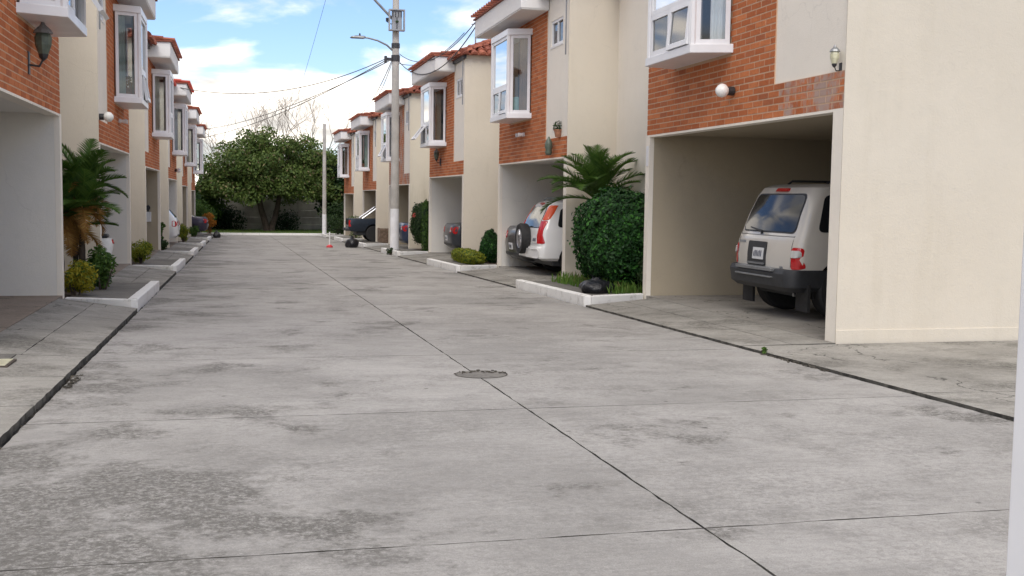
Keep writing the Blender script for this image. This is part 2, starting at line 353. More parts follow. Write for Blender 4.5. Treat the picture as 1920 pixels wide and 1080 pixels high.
# driveways, gutters and planted bays on both sides; kx = gutter, fx = facade, side = +1 right / -1 left
def side_ground(side, kx, fx, F):
    q = 1 if side > 0 else -1
    first = 0
    base = MB()
    base.quad((kx, -10, rz(-10) - .05), (kx + q * 9, -10, rz(-10) - .05), (kx + q * 9, END_Y, rz(END_Y) - .05), (kx, END_Y, rz(END_Y) - .05))
    sub = struct(base.build('driveway', 'debris', recalc=False))
    lip = .020 if side > 0 else .036
    def ap(k):
        f = F(k) + .0
        def z(x, y):
            u = min(1, max(0, (x - kx) / (fx - kx))); return (rz(y) + lip) * (1 - u) + f * u
        return z
    for k in range(NH):
        ys0 = Y0 + PER * k
        t0, t1 = ys0 - .46, ys0 + 5.15
        if k == 0: t0 = Y0 - .03
        n = 3
        for i in range(n):
            a = t0 + (t1 - t0) * i / n; b = t0 + (t1 - t0) * (i + 1) / n
            xm = kx + (fx - kx) * .55
            for (u, v) in ((kx + q * .012, xm - q * .004), (xm + q * .004, fx - q * .004)):
                slab('apron_slab', 'apron_concrete', sub, min(u, v), max(u, v), a + .005, b - .005, ap(k), th=.14)
        # garden bay: paving strip, soil, white kerb
        ka, kb = ys0 + 5.15, min(ys0 + 9.40, END_Y - .1)
        if k == NH - 1: kb = min(kb, END_Y - 2.2)
        pv = MB().prism([(kx + q * .13, ka + .12), (fx + q * .0, ka + .5), (fx, kb), (kx + q * .13, kb)], lambda x, y: rz(y) - .05, lambda x, y: rz(y) + .125)
        struct(pv.build('planter_paving', 'paving_dark'))
        sl = MB().prism([(fx + q * .004, ys0 + GW + .01), (fx + q * .965, ys0 + GW + .01), (fx + q * .965, ys0 + PER - .01), (fx + q * .004, ys0 + PER - .01)], lambda x, y: rz(y) - .1, lambda x, y: rz(y) + .11)
        struct(sl.build('garden_soil', 'soil'))
        if k < 5 or side > 0:
            kz = lambda x, y: rz(y) + .155
            kr = empty('planter_kerb', (0, 0, 0))
            tag(kr, '%s painted kerb round the planted bay after %s' % (('chipped white', 'white')[k % 2], HN[(side, k)]), 'kerb', 'white kerbs of the planted bays')
            nk = 26; jr = random.Random(k * 7 + side)
            inn = [(kx + q * .15 + jr.uniform(-.004, .004), ka + .14 + (kb - ka - .14) * i / nk) for i in range(nk + 1)]
            out_ = [(kx + q * .01 + jr.uniform(-.005, .005) * (3 if jr.random() < .12 else 1), ka + .10 + (kb - ka - .10) * i / nk) for i in range(nk + 1)]
            MB().prism([(kx + q * .09, ka)] + inn + out_[::-1], lambda x, y: rz(y) - .04, kz).build('kerb_front', 'kerb_paint', kr, bevel=.015)
            MB().prism([(kx + q * .094, ka), (fx - q * .02, ka + .42), (fx - q * .02, ka + .54), (kx + q * .154, ka + .14)], lambda x, y: rz(y) - .04, kz).build('kerb_return', 'kerb_paint', kr, bevel=.015)
    return sub
HN = {}
for k in range(NH):
    HN[(1, k)] = ['the nearest house on the right', 'the second house on the right', 'the third house on the right', 'the fourth house on the right', 'the fifth house on the right', 'the last house on the right'][k]
    HN[(-1, k)] = HN[(1, k)].replace('right', 'left')
side_ground(1, KR, XR, FR)
side_ground(-1, KL, XL, FL)
# concrete beside the nearest house on the right, and the near footway on the left
sub = struct(MB().box(KR, 16, -10, 10.3, -.35, -.25).build('side_driveway', 'debris'))
def zs_(x, y):
    u = min(1, max(0, (x - KR) / 3.5)); return (rz(y) + .020) * (1 - u) + (-.155) * u
yy = [-7.6, -4.6, -1.69, 1.295, 4.28, 7.28, Y0 - .045]
for i in range(len(yy) - 1):
    for a, b in ((KR + .012, 8.6), (8.6, 13)):
        slab('side_slab', 'apron_concrete', sub, a + .004, b - .004, yy[i] + .005, yy[i + 1] - .005, zs_, th=.14)
subl = struct(MB().box(-14, KL, -10, Y0, -.35, -.25).build('footway', 'debris'))
def zl_(x, y):
    u = min(1, max(0, (KL - x) / .99)); return (rz(y) + .036) * (1 - u) + (-.09) * u
yy = [-7.5, -5, -2.5, 0, 1.6, 3.2, 4.8, 6.4, 7.75, 9.1, Y0 - .035]
for i in range(len(yy) - 1):
    for a, b in ((-1.86, KL - .012), (-5.5, -1.86)):
        slab('footway_slab', 'apron_concrete' if a > -2 else 'paving_dark', subl, a + .004, b - .004, yy[i] + .005, yy[i + 1] - .005, zl_, th=.14)

# end of the street: kerb, lawn
EZ = rz(END_Y)
ek = MB()
for i in range(9):
    a = KL - 1.4 + i * 1.0
    ek.box(a + .004, a + .996, END_Y, END_Y + .16, EZ - .08, EZ + .13)
tag(ek.build('street_end_kerb', 'kerb_paint', bevel=.012), 'long pale kerb across the far end of the street', 'kerb')
struct(MB().box(-40, 50, END_Y + .16, 100, EZ - .5, EZ + .09).build('lawn', 'lawn_soil'))
LZ = EZ + .09

# ------------------------------------------------------------------ houses
BZ, BAND, SOF, EAVE = 2.41, 2.79, 5.33, 5.62        # brick bottom, band top, soffit, main eave (above the garage floor)
BRK_T = 1.58                                        # where the brick starts along the facade
BAY = (2.76, 4.62); BAYF = (2.95, 4.43); BAY_D = .43; BAY_Z = (3.29, 5.15)
SW = (.50, 1.32, 4.58, 5.08)                        # small window in the white panel
DEPTH = 8.0; REC = .97

def barrel_tiles(mb, org, u, v, n, inside, cu=.235, cv=.34, r=.085, urange=(0, 10), vrange=(0, 5)):
    """rows of half-round clay tiles laid on a plane: u along the eave, v up the slope, n the normal"""
    rnd = random.Random(3)
    rows = int((vrange[1] - vrange[0]) / cv) + 1; cols = int((urange[1] - urange[0]) / cu) + 1
    for i in range(rows):
        for j in range(cols):
            a = urange[0] + (j + .5) * cu; b = vrange[0] + i * cv
            if not inside(a, b + .1): continue
            L = cv + .07; jx = rnd.uniform(-.008, .008)
            vs = []
            for (bb, rr, lift) in ((b - .02, r * 1.12, .028), (b + L, r * .92, .0)):
                for k in range(5):
                    th = pi * k / 4
                    vs.append(org + u * (a + jx + rr * cos(th)) + v * bb + n * (lift + .01 + rr * .8 * sin(th)))
            mb.add(vs, [(k, k + 1, 6 + k, 5 + k) for k in range(4)] + [(0, 1, 2, 3, 4)])
BRICK_W, BRICK_H, PITCH_W, PITCH_H = .25, .064, .265, .0776
def brick_spots(sgn):
    """(t0, t1, z) of every brick on one facade, running bond, cut at openings"""
    out = []; row = 0; z = BZ + .004
    while z + BRICK_H < SOF + .1:
        off = (row % 2) * PITCH_W / 2
        spans = [(0.0, GW)] if z + BRICK_H <= BAND + .002 else [(BRK_T, GW)]
        for (a, b) in spans:
            t = a - off
            while t < b:
                p, q = max(t, a), min(t + BRICK_W, b)
                if z + BRICK_H > BAY_Z[0] + .02 and z < BAY_Z[1] - .02 and p < BAY[1] - .05 and q > BAY[0] + .05:
                    for (p2, q2) in ((p, min(q, BAY[0] + .04)), (max(p, BAY[1] - .04), q)):
                        if q2 - p2 > .03: out.append((p2, q2, z))
                elif q - p > .03: out.append((p, q, z))
                t += PITCH_W
        z += PITCH_H; row += 1
    return out
def build_house(sgn, individual):
    X = lambda d: d * sgn
    root = empty('town_house', (0, 0, 0))
    def part(name, mb, mat, parent=root, **k): return mb.build(name, mat, parent, **k)
    def bx(mb, d0, d1, t0, t1, z0, z1): a, b = X(d0), X(d1); return mb.box(min(a, b), max(a, b), t0, t1, z0, z1)
    # street-facing wall, made of pieces round the garage, bay and small-window openings
    m = MB(); w0, w1 = .03, .18
    for (ta, tb) in ((0, .20), (GW - .15, GW)): part('pier', bx(MB(), .0, .07, ta, tb, -.3, BZ), 'stucco_white')
    bx(m, w0, w1, 0, SW[0], BZ + .002, EAVE); bx(m, w0, w1, SW[1], BRK_T, BZ + .002, EAVE)
    bx(m, w0, w1, SW[0], SW[1], BZ + .002, SW[2]); bx(m, w0, w1, SW[0], SW[1], SW[3], EAVE)
    part('front_wall', m, 'stucco_white')
    m = MB(); w0b = .017
    bx(m, w0b, w1, BRK_T, BAY[0] + .05, BZ + .002, SOF + .12); bx(m, w0b, w1, BAY[1] - .05, GW - .003, BZ + .002, SOF + .12)
    bx(m, w0b, w1, BAY[0] + .05, BAY[1] - .05, BZ + .002, BAY_Z[0] + .05); bx(m, w0b, w1, BAY[0] + .05, BAY[1] - .05, BAY_Z[1] - .05, SOF + .12)
    bx(m, w0b, w0 - .001, .0, BRK_T, BZ + .002, BAND + .004)
    clad = part('brick_cladding', m, 'mortar')
    lint = MB(); bx(lint, .004, .17, .2, GW - .15, BZ - .03, BZ - .001); part('lintel', lint, 'stucco_white')
    # bricks
    spots = sorted(brick_spots(sgn), key=lambda s: s[2])
    bd0, bd1 = .0135, .028
    shared = {}
    joined = MB(); jsalt = MB(); n_ind = 300 if individual else 0
    for i, (p, q, z) in enumerate(spots):
        salty = sgn > 0 and individual and q < 1.45 and z < BAND
        if i < n_ind:
            key = (round(q - p, 3), salty)
            if key not in shared:
                mb = MB(); w = q - p; c = .0015
                a0, a1 = X(bd0), X(bd1)
                mb.add([(a1, 0, 0), (a1, w, 0), (a1, w, BRICK_H), (a1, 0, BRICK_H), (a0, c, c), (a0, w - c, c), (a0, w - c, BRICK_H - c), (a0, c, BRICK_H - c)],
                       [(4, 5, 6, 7), (0, 1, 5, 4), (1, 2, 6, 5), (2, 3, 7, 6), (3, 0, 4, 7)])
                shared[key] = mb.mesh('brick', 'brick_salted' if salty else 'brick')
            o = obj('brick', shared[key], clad); o.location = (X(random.uniform(-.0012, .0012)), p, z)
        else:
            j = random.uniform(-.0012, .0012); bx(joined, bd0 + j, bd1, p, q, z, z + BRICK_H)
    stuff(part('brick_courses', joined, 'brick', clad))
    # end walls and recessed wall
    m = MB(); bx(m, .072, DEPTH, .001, .15, -.3, BZ); bx(m, .181, DEPTH, .001, .15, BZ, EAVE); bx(m, .0, DEPTH, -.013, 0, -.3, EAVE)
    sw = part('side_wall', m, 'stucco_cream')
    m = MB(); bx(m, -.004, DEPTH, -.027, -.0135, -.3, .135); part('plinth', m, 'stucco_cream', bevel=.006)
    m = MB(); bx(m, .072, DEPTH, GW - .15, GW, -.3, BZ); bx(m, .181, DEPTH, GW - .15, GW, BZ, EAVE); part('side_wall', m, 'stucco_cream')
    m = MB(); bx(m, REC, REC + .16, GW + .002, PER - .002, -.3, EAVE - .1); part('recessed_wall', m, 'stucco_white')
    m = MB(); bx(m, DEPTH, DEPTH + .15, 0, PER - .002, -.3, EAVE); part('back_wall', m, 'stucco_cream')
    # garage
    m = MB(); e = .155
    m.quad((X(.18), e, BZ), (X(6.2), e, BZ), (X(6.2), GW - e, BZ), (X(.18), GW - e, BZ)); part('garage_ceiling', m, 'garage_grey', recalc=False)
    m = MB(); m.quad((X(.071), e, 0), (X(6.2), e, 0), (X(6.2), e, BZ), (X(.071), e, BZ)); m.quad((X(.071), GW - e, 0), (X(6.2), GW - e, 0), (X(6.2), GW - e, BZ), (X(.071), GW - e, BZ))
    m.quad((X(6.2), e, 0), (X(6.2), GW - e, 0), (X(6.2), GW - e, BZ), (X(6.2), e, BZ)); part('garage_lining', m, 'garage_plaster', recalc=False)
    m = MB(); bx(m, .003, 6.2, .004, GW - .004, -.12, 0.002); part('garage_floor', m, 'garage_floor')
    # fascia box over the brick part and its soffit
    m = MB(); f0, f1 = 1.47, 5.86
    bx(m, -.56, .02, f0, f1, SOF + .02, 5.74); part('fascia', m, 'trim_white', bevel=.01)
    m = MB(); bx(m, -.545, .015, f0 + .015, f1 - .015, SOF, SOF + .02); part('soffit', m, 'trim_white')
    m = MB(); bx(m, -.055, .028, -.1, f0 - .003, EAVE - .09, EAVE - .002); part('eave_board', m, 'dark_metal')
    # roof: hipped main roof, lean-to over the recessed part, tile edge over the fascia
    tn = math.tan(radians(24)); a, b, h = -.16, 5.86, 3.01; d0, d1 = -.12, DEPTH + .25
    m = MB(); zr = EAVE + h * tn
    P = lambda d, t, z: (X(d), t, z)
    c0, c1, c2, c3 = P(d0, a, EAVE), P(d1, a, EAVE), P(d1, b, EAVE), P(d0, b, EAVE); r0, r1 = P(d0 + h, a + h, zr), P(d1 - h, a + h, zr)
    m.add([c0, c1, c2, c3, r0, r1], [(0, 1, 5, 4), (1, 2, 5), (2, 3, 4, 5), (3, 0, 4), (3, 2, 1, 0)])
    roof = part('roof', m, 'roof_tile')
    part('lean_to_roof', bx(MB(), REC - .15, DEPTH + .2, b + .003, PER - .17, EAVE - .09, EAVE - .02), 'roof_tile')
    part('canopy_deck', bx(MB(), -.60, .30, f0 - .05, f1 + .05, 5.742, 5.775), 'roof_tile')
    tl = MB(); k = cos(radians(24)); sn = sin(radians(24))
    barrel_tiles(tl, Vector(P(d0, a, EAVE)), Vector((sgn, 0, 0)), Vector((0, k, sn)), Vector((0, -sn, k)), lambda u, v: v * k < u < (d1 - d0) - v * k and v * k < h, urange=(0, d1 - d0), vrange=(-.06, h / k))
    barrel_tiles(tl, Vector(P(d0, b, EAVE)), Vector((sgn, 0, 0)), Vector((0, -k, sn)), Vector((0, sn, k)), lambda u, v: v * k < u < (d1 - d0) - v * k and v * k < h, urange=(0, d1 - d0), vrange=(-.06, h / k))
    barrel_tiles(tl, Vector(P(d0, a, EAVE)), Vector((0, 1, 0)), Vector((sgn * k, 0, sn)), Vector((-sgn * sn, 0, k)), lambda u, v: v * k < u < (b - a) - v * k, urange=(0, b - a), vrange=(-.06, h / k))
    k5, s5 = cos(radians(8)), sin(radians(8))
    barrel_tiles(tl, Vector(P(-.60, f0 - .05, 5.775)), Vector((0, 1, 0)), Vector((sgn * k5, 0, s5)), Vector((-sgn * s5, 0, k5)), lambda u, v: 0 < u < f1 - f0 + .1, r=.06, cv=.3, urange=(0, f1 - f0 + .1), vrange=(-.05, .75))
    barrel_tiles(tl, Vector(P(REC - .2, b, EAVE - .02)), Vector((0, 1, 0)), Vector((sgn * k5, 0, s5)), Vector((-sgn * s5, 0, k5)), lambda u, v: True, urange=(0, PER - b - .2), vrange=(-.05, 5))
    stuff(part('roof_tiles', tl, 'roof_tile', roof, recalc=False))
    hp = MB()
    for (q0, q1) in ((c0, r0), (c3, r0), (c1, r1), (c2, r1), (r0, r1)):
        q0, q1 = Vector(q0), Vector(q1); n = max(1, int((q1 - q0).length / .36))
        for i in range(n):
            A = q0 + (q1 - q0) * (i / n); B = q0 + (q1 - q0) * ((i + 1.15) / n); hp.tube([A + Vector((0, 0, .06)), B + Vector((0, 0, .05))], [.10, .085], 7)
    stuff(part('hip_tiles', hp, 'roof_tile', roof))
    # small window
    y0, y1, z0, z1 = SW
    m = MB(); fd = (.045, .10)
    for (q0, q1, q2, q3) in ((y0, y1, z0, z0 + .05), (y0, y1, z1 - .05, z1), (y0, y0 + .05, z0 + .051, z1 - .051), (y1 - .05, y1, z0 + .051, z1 - .051), ((y0 + y1) / 2 - .025, (y0 + y1) / 2 + .025, z0 + .051, z1 - .051)):
        bx(m, *fd, q0, q1, q2, q3)
    swn = part('small_window', m, 'frame_white')
    ym = (y0 + y1) / 2
    for (q0, q1) in ((y0 + .05, ym - .025), (ym + .025, y1 - .05)):
        m = MB(); bx(m, .07, .076, q0, q1, z0 + .05, z1 - .05); part('pane', m, 'glass_clear', swn)
    m = MB(); bx(m, .02, .178, y0 - .03, y1 + .03, z0 - .035, z0 - .001); part('sill', m, 'trim_white', swn)
    # rooms behind the windows (open towards the street)
    m = MB(); a, b, c, d = .185, 3.2, .15, GW - .15; zb, zt = BZ + .25, EAVE - .05
    pts = [(X(a), c), (X(b), c), (X(b), d), (X(a), d)]
    for i in range(3): p, q = pts[i], pts[i + 1]; m.quad((*p, zb), (*q, zb), (*q, zt), (*p, zt))
    m.quad(*[(*p, zb) for p in pts]); m.quad(*[(*p, zt) for p in pts]); part('room', m, 'room_paint', recalc=False)
    # bay window: trapezoid tray and cap, posts, rails, panes, sashes
    zb0, zb1 = BAY_Z
    plan = lambda e: [(X(.02), BAY[0] - e), (X(-BAY_D - e), BAYF[0] - e), (X(-BAY_D - e), BAYF[1] + e), (X(.02), BAY[1] + e)]
    bay = part('bay_window', MB().prism(plan(.055), zb0, zb0 + .11), 'frame_white', bevel=.008)
    part('window_cap', MB().prism(plan(.05), zb1 - .13, zb1), 'frame_white', bay, bevel=.008)
    z0, z1 = zb0 + .112, zb1 - .132
    A, B, Cc, D = [Vector((p[0], p[1], 0)) for p in plan(0.0)]
    def bar(p, q, za, zb_, wd, name='window_frame', par=bay):
        d = (q - p); L = d.length; d.normalize(); nn = Vector((d.y, -d.x, 0)) * (.5 * wd)
        mm = MB(); mm.add([(p + nn) + Vector((0, 0, za)), (q + nn) + Vector((0, 0, za)), (q - nn) + Vector((0, 0, za)), (p - nn) + Vector((0, 0, za)), (p + nn) + Vector((0, 0, zb_)), (q + nn) + Vector((0, 0, zb_)), (q - nn) + Vector((0, 0, zb_)), (p - nn) + Vector((0, 0, zb_))],
               [(0, 3, 2, 1), (4, 5, 6, 7), (0, 1, 5, 4), (1, 2, 6, 5), (2, 3, 7, 6), (3, 0, 4, 7)])
        return part(name, mm, 'frame_white', par)
    def frame(p, q, za, zb_, w=.06, wd=.055, pane=True, inset=0.0):
        d = (q - p).normalized()
        bar(p, p + d * w, za, zb_, wd); bar(q - d * w, q, za, zb_, wd)
        bar(p + d * w, q - d * w, za, za + w, wd - .006); bar(p + d * w, q - d * w, zb_ - w, zb_, wd - .006)
        if pane:
            mm = MB(); nn = Vector((d.y, -d.x, 0)) * .004; pa, pb = p + d * (w - .004), q - d * (w - .004)
            mm.quad(pa + Vector((0, 0, za + w - .004)), pb + Vector((0, 0, za + w - .004)), pb + Vector((0, 0, zb_ - w + .004)), pa + Vector((0, 0, zb_ - w + .004)))
            part('pane', mm, 'glass_clear', bay, recalc=False)
    g = .035
    for pnt in (B, Cc):
        mm = MB(); mm.tube([pnt + Vector((0, 0, z0)), pnt + Vector((0, 0, z1))], .052, 8); part('corner_post', mm, 'frame_white', bay)
    dAB = (B - A).normalized(); dBC = (Cc - B).normalized(); dCD = (D - Cc).normalized()
    frame(A + dAB * .03, B - dAB * g, z0, z1); frame(Cc + dCD * g, D - dCD * .03, z0, z1)
    zm = z0 + .56
    frame(B + dBC * g, Cc - dBC * g, zm, z1)
    mid = (B + Cc) / 2
    for (p, q) in ((B + dBC * g, mid - dBC * .004), (mid + dBC * .004, Cc - dBC * g)):
        # hinged sash: its own origin at its top edge
        sm = MB(); L = (q - p).length; w = .065; Hh = zm - z0 - .008
        for (ya, yb, za, zb_) in ((0, w, -Hh, 0), (L - w, L, -Hh, 0), (w, L - w, -Hh, -Hh + w), (w, L - w, -w, 0)): bx(sm, -.025, .025, ya, yb, za, zb_)
        so_ = part('sash', sm, 'frame_white', bay); so_.location = (p.x, p.y, zm - .002)
        mm = MB(); bx(mm, -.003, .003, w - .003, L - w + .003, -Hh + w, -w); part('pane', mm, 'glass_clear', so_)   # third level: pane of a sash
        so_['hinge'] = 1
    # curtains: pleated sheets hung inside the bay
    def pleat(p, q, n, za, zb_, amp=.03):
        mm = MB(); d = (q - p).normalized(); nn = Vector((d.y, -d.x, 0)); vs = []
        for i in range(n + 1):
            f = i / n; o_ = p + (q - p) * f + nn * (amp * sin(i * 1.9) + amp * .5 * sin(i * .83 + 1))
            vs += [o_ + Vector((0, 0, za)), o_ + Vector((0, 0, zb_))]
        mm.add(vs, [(2 * i, 2 * i + 2, 2 * i + 3, 2 * i + 1) for i in range(n)]); return mm
    ins = .12 * sgn
    part('curtain', pleat(Vector((B.x + ins, B.y + .05, 0)), Vector((Cc.x + ins, Cc.y - .05, 0)), 42, z0 + .02, z1 - .02), 'curtain_white', bay, smooth=True, recalc=False)
    part('side_curtain', pleat(A + Vector((-.06 * sgn, .10, 0)), A.lerp(B, .45) + Vector((.0, .12, 0)), 12, z0 + .02, z1 - .02), 'curtain_white', bay, smooth=True, recalc=False)
    # rain pipe at the corner
    m = MB(); m.tube([P(-.03, .10, EAVE - .1), P(-.03, .10, 4.3)], .014, 6); part('conduit', m, 'grey_metal')
    return root
def setmat(o, mat, idx=0):
    o.material_slots[idx].link = 'OBJECT'; o.material_slots[idx].material = M[mat]
def kids(o, name):
    out = []
    for c in o.children:
        if c.name.split('.')[0] == name: out.append(c)
        out += kids(c, name)
    return out
protoR1 = build_house(1, True); protoL1 = build_house(-1, True)
protoR = build_house(1, False); protoL = build_house(-1, False)
LAB = {
 (1, 0): 'nearest house on the right, brick bay front with white curtains over a silver car',
 (1, 1): 'second house on the right, palm at its corner and a white car in its garage',
 (1, 2): 'third house on the right, black uncurtained bay window with a lower sash open',
 (1, 3): 'fourth house on the right, half hidden behind the tall utility pole, streaky wall',
 (1, 4): 'fifth house on the right, dark pickup sticking out of its garage',
 (1, 5): 'last house on the right, next to the short pole and the far trees',
 (-1, 0): 'nearest house on the left, brick front with a lantern, empty garage at the frame edge',
 (-1, 1): 'second house on the left, green curtain and brown pot in its bay window',
 (-1, 2): 'third house on the left, cream curtain in its bay, lime shrub in front',
 (-1, 3): 'fourth house on the left, bright red roof tiles, white car nosing out',
 (-1, 4): 'fifth house on the left, between the white car and the purple car',
 (-1, 5): 'last house on the left, dark purple car parked before it by the lawn'}
HOUSES = {}
CURT = {(1, 0): 'curtain_white', (1, 1): None, (1, 2): None, (1, 3): 'curtain_white', (1, 4): 'curtain_green', (1, 5): 'curtain_brown',
        (-1, 0): 'curtain_white', (-1, 1): 'curtain_green', (-1, 2): 'curtain_cream', (-1, 3): 'curtain_white', (-1, 4): 'curtain_cream', (-1, 5): 'curtain_white'}
GAR = {(1, 0): 'garage_plaster', (1, 1): 'garage_grey', (1, 2): 'garage_grey', (-1, 0): 'garage_grey', (-1, 1): 'garage_grey', (-1, 3): 'garage_grey'}
for sgn in (1, -1):
    base = protoR if sgn > 0 else protoL; used = False
    for k in range(NH):
        if k == 0: h = protoR1 if sgn > 0 else protoL1
        elif not used: h = base; used = True
        else: h = copy_tree(base)
        h.location = (XR if sgn > 0 else XL, Y0 + PER * k, FR(k) if sgn > 0 else FL(k))
        tag(h, LAB[(sgn, k)], 'house', 'town houses along the street'); HOUSES[(sgn, k)] = h
for key, h in HOUSES.items():
    cur = CURT[key]
    for nm in ('curtain', 'side_curtain'):
        for c in kids(h, nm):
            if cur is None:
                if nm == 'curtain' or key == (1, 2): bpy.data.objects.remove(c)
                else: setmat(c, 'curtain_brown')
            else: setmat(c, cur)
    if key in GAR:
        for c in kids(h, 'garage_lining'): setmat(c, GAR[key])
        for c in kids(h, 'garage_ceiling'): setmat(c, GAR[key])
    if key in ((1, 3), (-1, 4)):
        for nm in ('side_wall', 'recessed_wall'):
            for c in kids(h, nm): setmat(c, 'stucco_stained')
    if key == (-1, 3):
        for nm in ('roof', 'roof_tiles', 'hip_tiles'):
            for c in kids(h, nm): setmat(c, 'roof_tile_red')
    if key == (1, 3):
        for c in kids(h, 'brick_courses'): setmat(c, 'brick_salted')
    if key[0] < 0:
        for c in kids(h, 'garage_floor'): setmat(c, 'floor_tile')
    sashes = kids(h, 'sash')
    op = {(1, 0): (0, 5), (1, 2): (1, 38), (1, 3): (0, 28), (1, 1): (0, 4), (-1, 0): (1, 34), (-1, 1): (1, 9)}.get(key)
    if op: sashes[op[0]].rotation_euler = (0, radians(op[1]) * (1 if key[0] > 0 else -1), 0)

# ------------------------------------------------------------------ vehicles (local: x from the tail forward, y across, z up)
def outline(x0, x1, hw, r0, r1, bow):
    pts = []
    def arc(cx, cy, r, a0, a1, n):
        for i in range(n + 1):
            a = a0 + (a1 - a0) * i / n; pts.append((cx + r * cos(a), cy + r * sin(a)))
    n = 5
    arc(x0 + r0, -hw + r0, r0, 1.5 * pi, pi, n)                     # rear right corner
    for i in range(1, 6): pts.append((x0, (-hw + r0) + 2 * (hw - r0) * i / 6))
    arc(x0 + r0, hw - r0, r0, pi, .5 * pi, n)
    for i in range(1, 16): pts.append((x0 + r0 + (x1 - r1 - x0 - r0) * i / 16, hw))
    arc(x1 - r1, hw - r1, r1, .5 * pi, 0, n)
    for i in range(1, 6): pts.append((x1, (hw - r1) - 2 * (hw - r1) * i / 6))
    arc(x1 - r1, -hw + r1, r1, 2 * pi, 1.5 * pi, n)
    for i in range(1, 16): pts.append((x1 - r1 + (x0 + r0 - x1 + r1) * i / 16, -hw))
    xm = (x0 + x1) / 2
    return [(x - bow * max(0, 1 - (y / hw) ** 2) * (1 if x < xm else -1) * (1 if abs(x - x0) < r0 + .01 or abs(x - x1) < r1 + .01 else 0), y) for x, y in pts]
class Shell:
    """stack of rounded plan outlines: level = (z, rear x, front x, half width, rear radius, front radius)"""
    def __init__(s, levels, bow=.03): s.lv = levels; s.bow = bow
    def at(s, z):
        lv = s.lv
        for a, b in zip(lv, lv[1:]):
            if a[0] <= z <= b[0]:
                f = (z - a[0]) / (b[0] - a[0] + 1e-9); return [a[i] + (b[i] - a[i]) * f for i in range(6)]
        return list(lv[-1] if z > lv[-1][0] else lv[0])
    def mesh(s):
        m = MB(); rings = [outline(l[1], l[2], l[3], l[4], l[5], s.bow) for l in s.lv]; n = len(rings[0]); vs = []
        for l, r in zip(s.lv, rings): vs += [(x, y, l[0]) for x, y in r]
        fs = [(k * n + i, k * n + (i + 1) % n, (k + 1) * n + (i + 1) % n, (k + 1) * n + i) for k in range(len(rings) - 1) for i in range(n)]
        fs += [tuple(range(n)), tuple(range((len(rings) - 1) * n, len(rings) * n))]
        m.add(vs, fs); return m
    def rear(s, y, z, off=0):
        l = s.at(z); h = l[3] - l[4]; x = l[1] - s.bow * max(0, 1 - (y / l[3]) ** 2)
        if abs(y) > h:
            e = min(abs(y) - h, l[4]); x = l[1] + l[4] - sqrt(max(0, l[4] ** 2 - e * e))
        return Vector((x - off, y, z))
    def front(s, y, z, off=0): l = s.at(z); return Vector((l[2] + off + s.bow * max(0, 1 - (y / l[3]) ** 2) * .8, y, z))
    def side(s, x, z, sg, off=0):
        l = s.at(z); y = l[3]
        if x < l[1] + l[4]:
            e = min(l[1] + l[4] - x, l[4]); y = l[3] - l[4] + sqrt(max(0, l[4] ** 2 - e * e))
        return Vector((x, sg * (y + off), z))
def rounded(poly, r=.25, n=4):
    out = []; k = len(poly)
    for i in range(k):
        p0, p, p1 = Vector(poly[i - 1]), Vector(poly[i]), Vector(poly[(i + 1) % k])
        a = p + (p0 - p).normalized() * min(r, (p0 - p).length * .45); b = p + (p1 - p).normalized() * min(r, (p1 - p).length * .45)
        for j in range(n + 1):
            f = j / n; q = a * (1 - f) ** 2 + p * 2 * f * (1 - f) + b * f * f; out.append((q.x, q.y))
    # resample long edges so the panel follows the curved body
    res = []
    for i in range(len(out)):
        a, b = Vector(out[i]), Vector(out[(i + 1) % len(out)]); m = max(1, int((b - a).length / .12))
        for j in range(m): q = a.lerp(b, j / m); res.append((q.x, q.y))
    return res
def panel(name, mat, parent, poly, fn, off=.006, r=.06):
    pts = rounded(poly, r); n = len(pts)
    c = Vector((sum(p[0] for p in pts) / n, sum(p[1] for p in pts) / n))
    m = MB(); ring = lambda k, o: [fn(c.x + (p[0] - c.x) * k, c.y + (p[1] - c.y) * k, o) for p in pts]
    vs = ring(1, -.004) + ring(1, off) + ring(.66, off) + ring(.33, off) + [fn(c.x, c.y, off)]
    fs = []
    for q in range(3): fs += [(q * n + i, q * n + (i + 1) % n, (q + 1) * n + (i + 1) % n, (q + 1) * n + i) for i in range(n)]
    fs += [(3 * n + i, 3 * n + (i + 1) % n, 4 * n) for i in range(n)]
    m.add(vs, fs); o = m.build(name, mat, parent); smooth_by_angle(o.data, 40); return o
def smooth_by_angle(me, deg=32):
    b = bmesh.new(); b.from_mesh(me)
    for e in b.edges: e.smooth = len(e.link_faces) == 2 and e.calc_face_angle(0) < radians(deg)
    for f in b.faces: f.smooth = True
    b.to_mesh(me); b.free()
def shell_body(name, shell, mat, parent, wheels=None, wr=.36, hw=.9):
    o = shell.mesh().build(name, [mat, 'black_plastic'], parent)
    if wheels:
        for x in wheels:
            for sg in (-1, 1):
                cm = MB(); cm.lathe([(wr, sg * (hw - .34)), (wr, sg * (hw + .2))], 28, (x, 0, wr - .035), 'y'); cu = cm.build('cutter', 'black_plastic')
                md = o.modifiers.new('cut', 'BOOLEAN'); md.object = cu; md.operation = 'DIFFERENCE'; md.solver = 'EXACT'
                try: md.material_mode = 'TRANSFER'
                except Exception: pass
                par = o.parent; o.parent = None
                bpy.context.view_layer.update()
                me = bpy.data.meshes.new_from_object(o.evaluated_get(bpy.context.evaluated_depsgraph_get()))
                o.modifiers.clear(); o.data = me; me.name = name; o.parent = par
                bpy.data.objects.remove(cu)
    smooth_by_angle(o.data); return o
WHEELS = {}
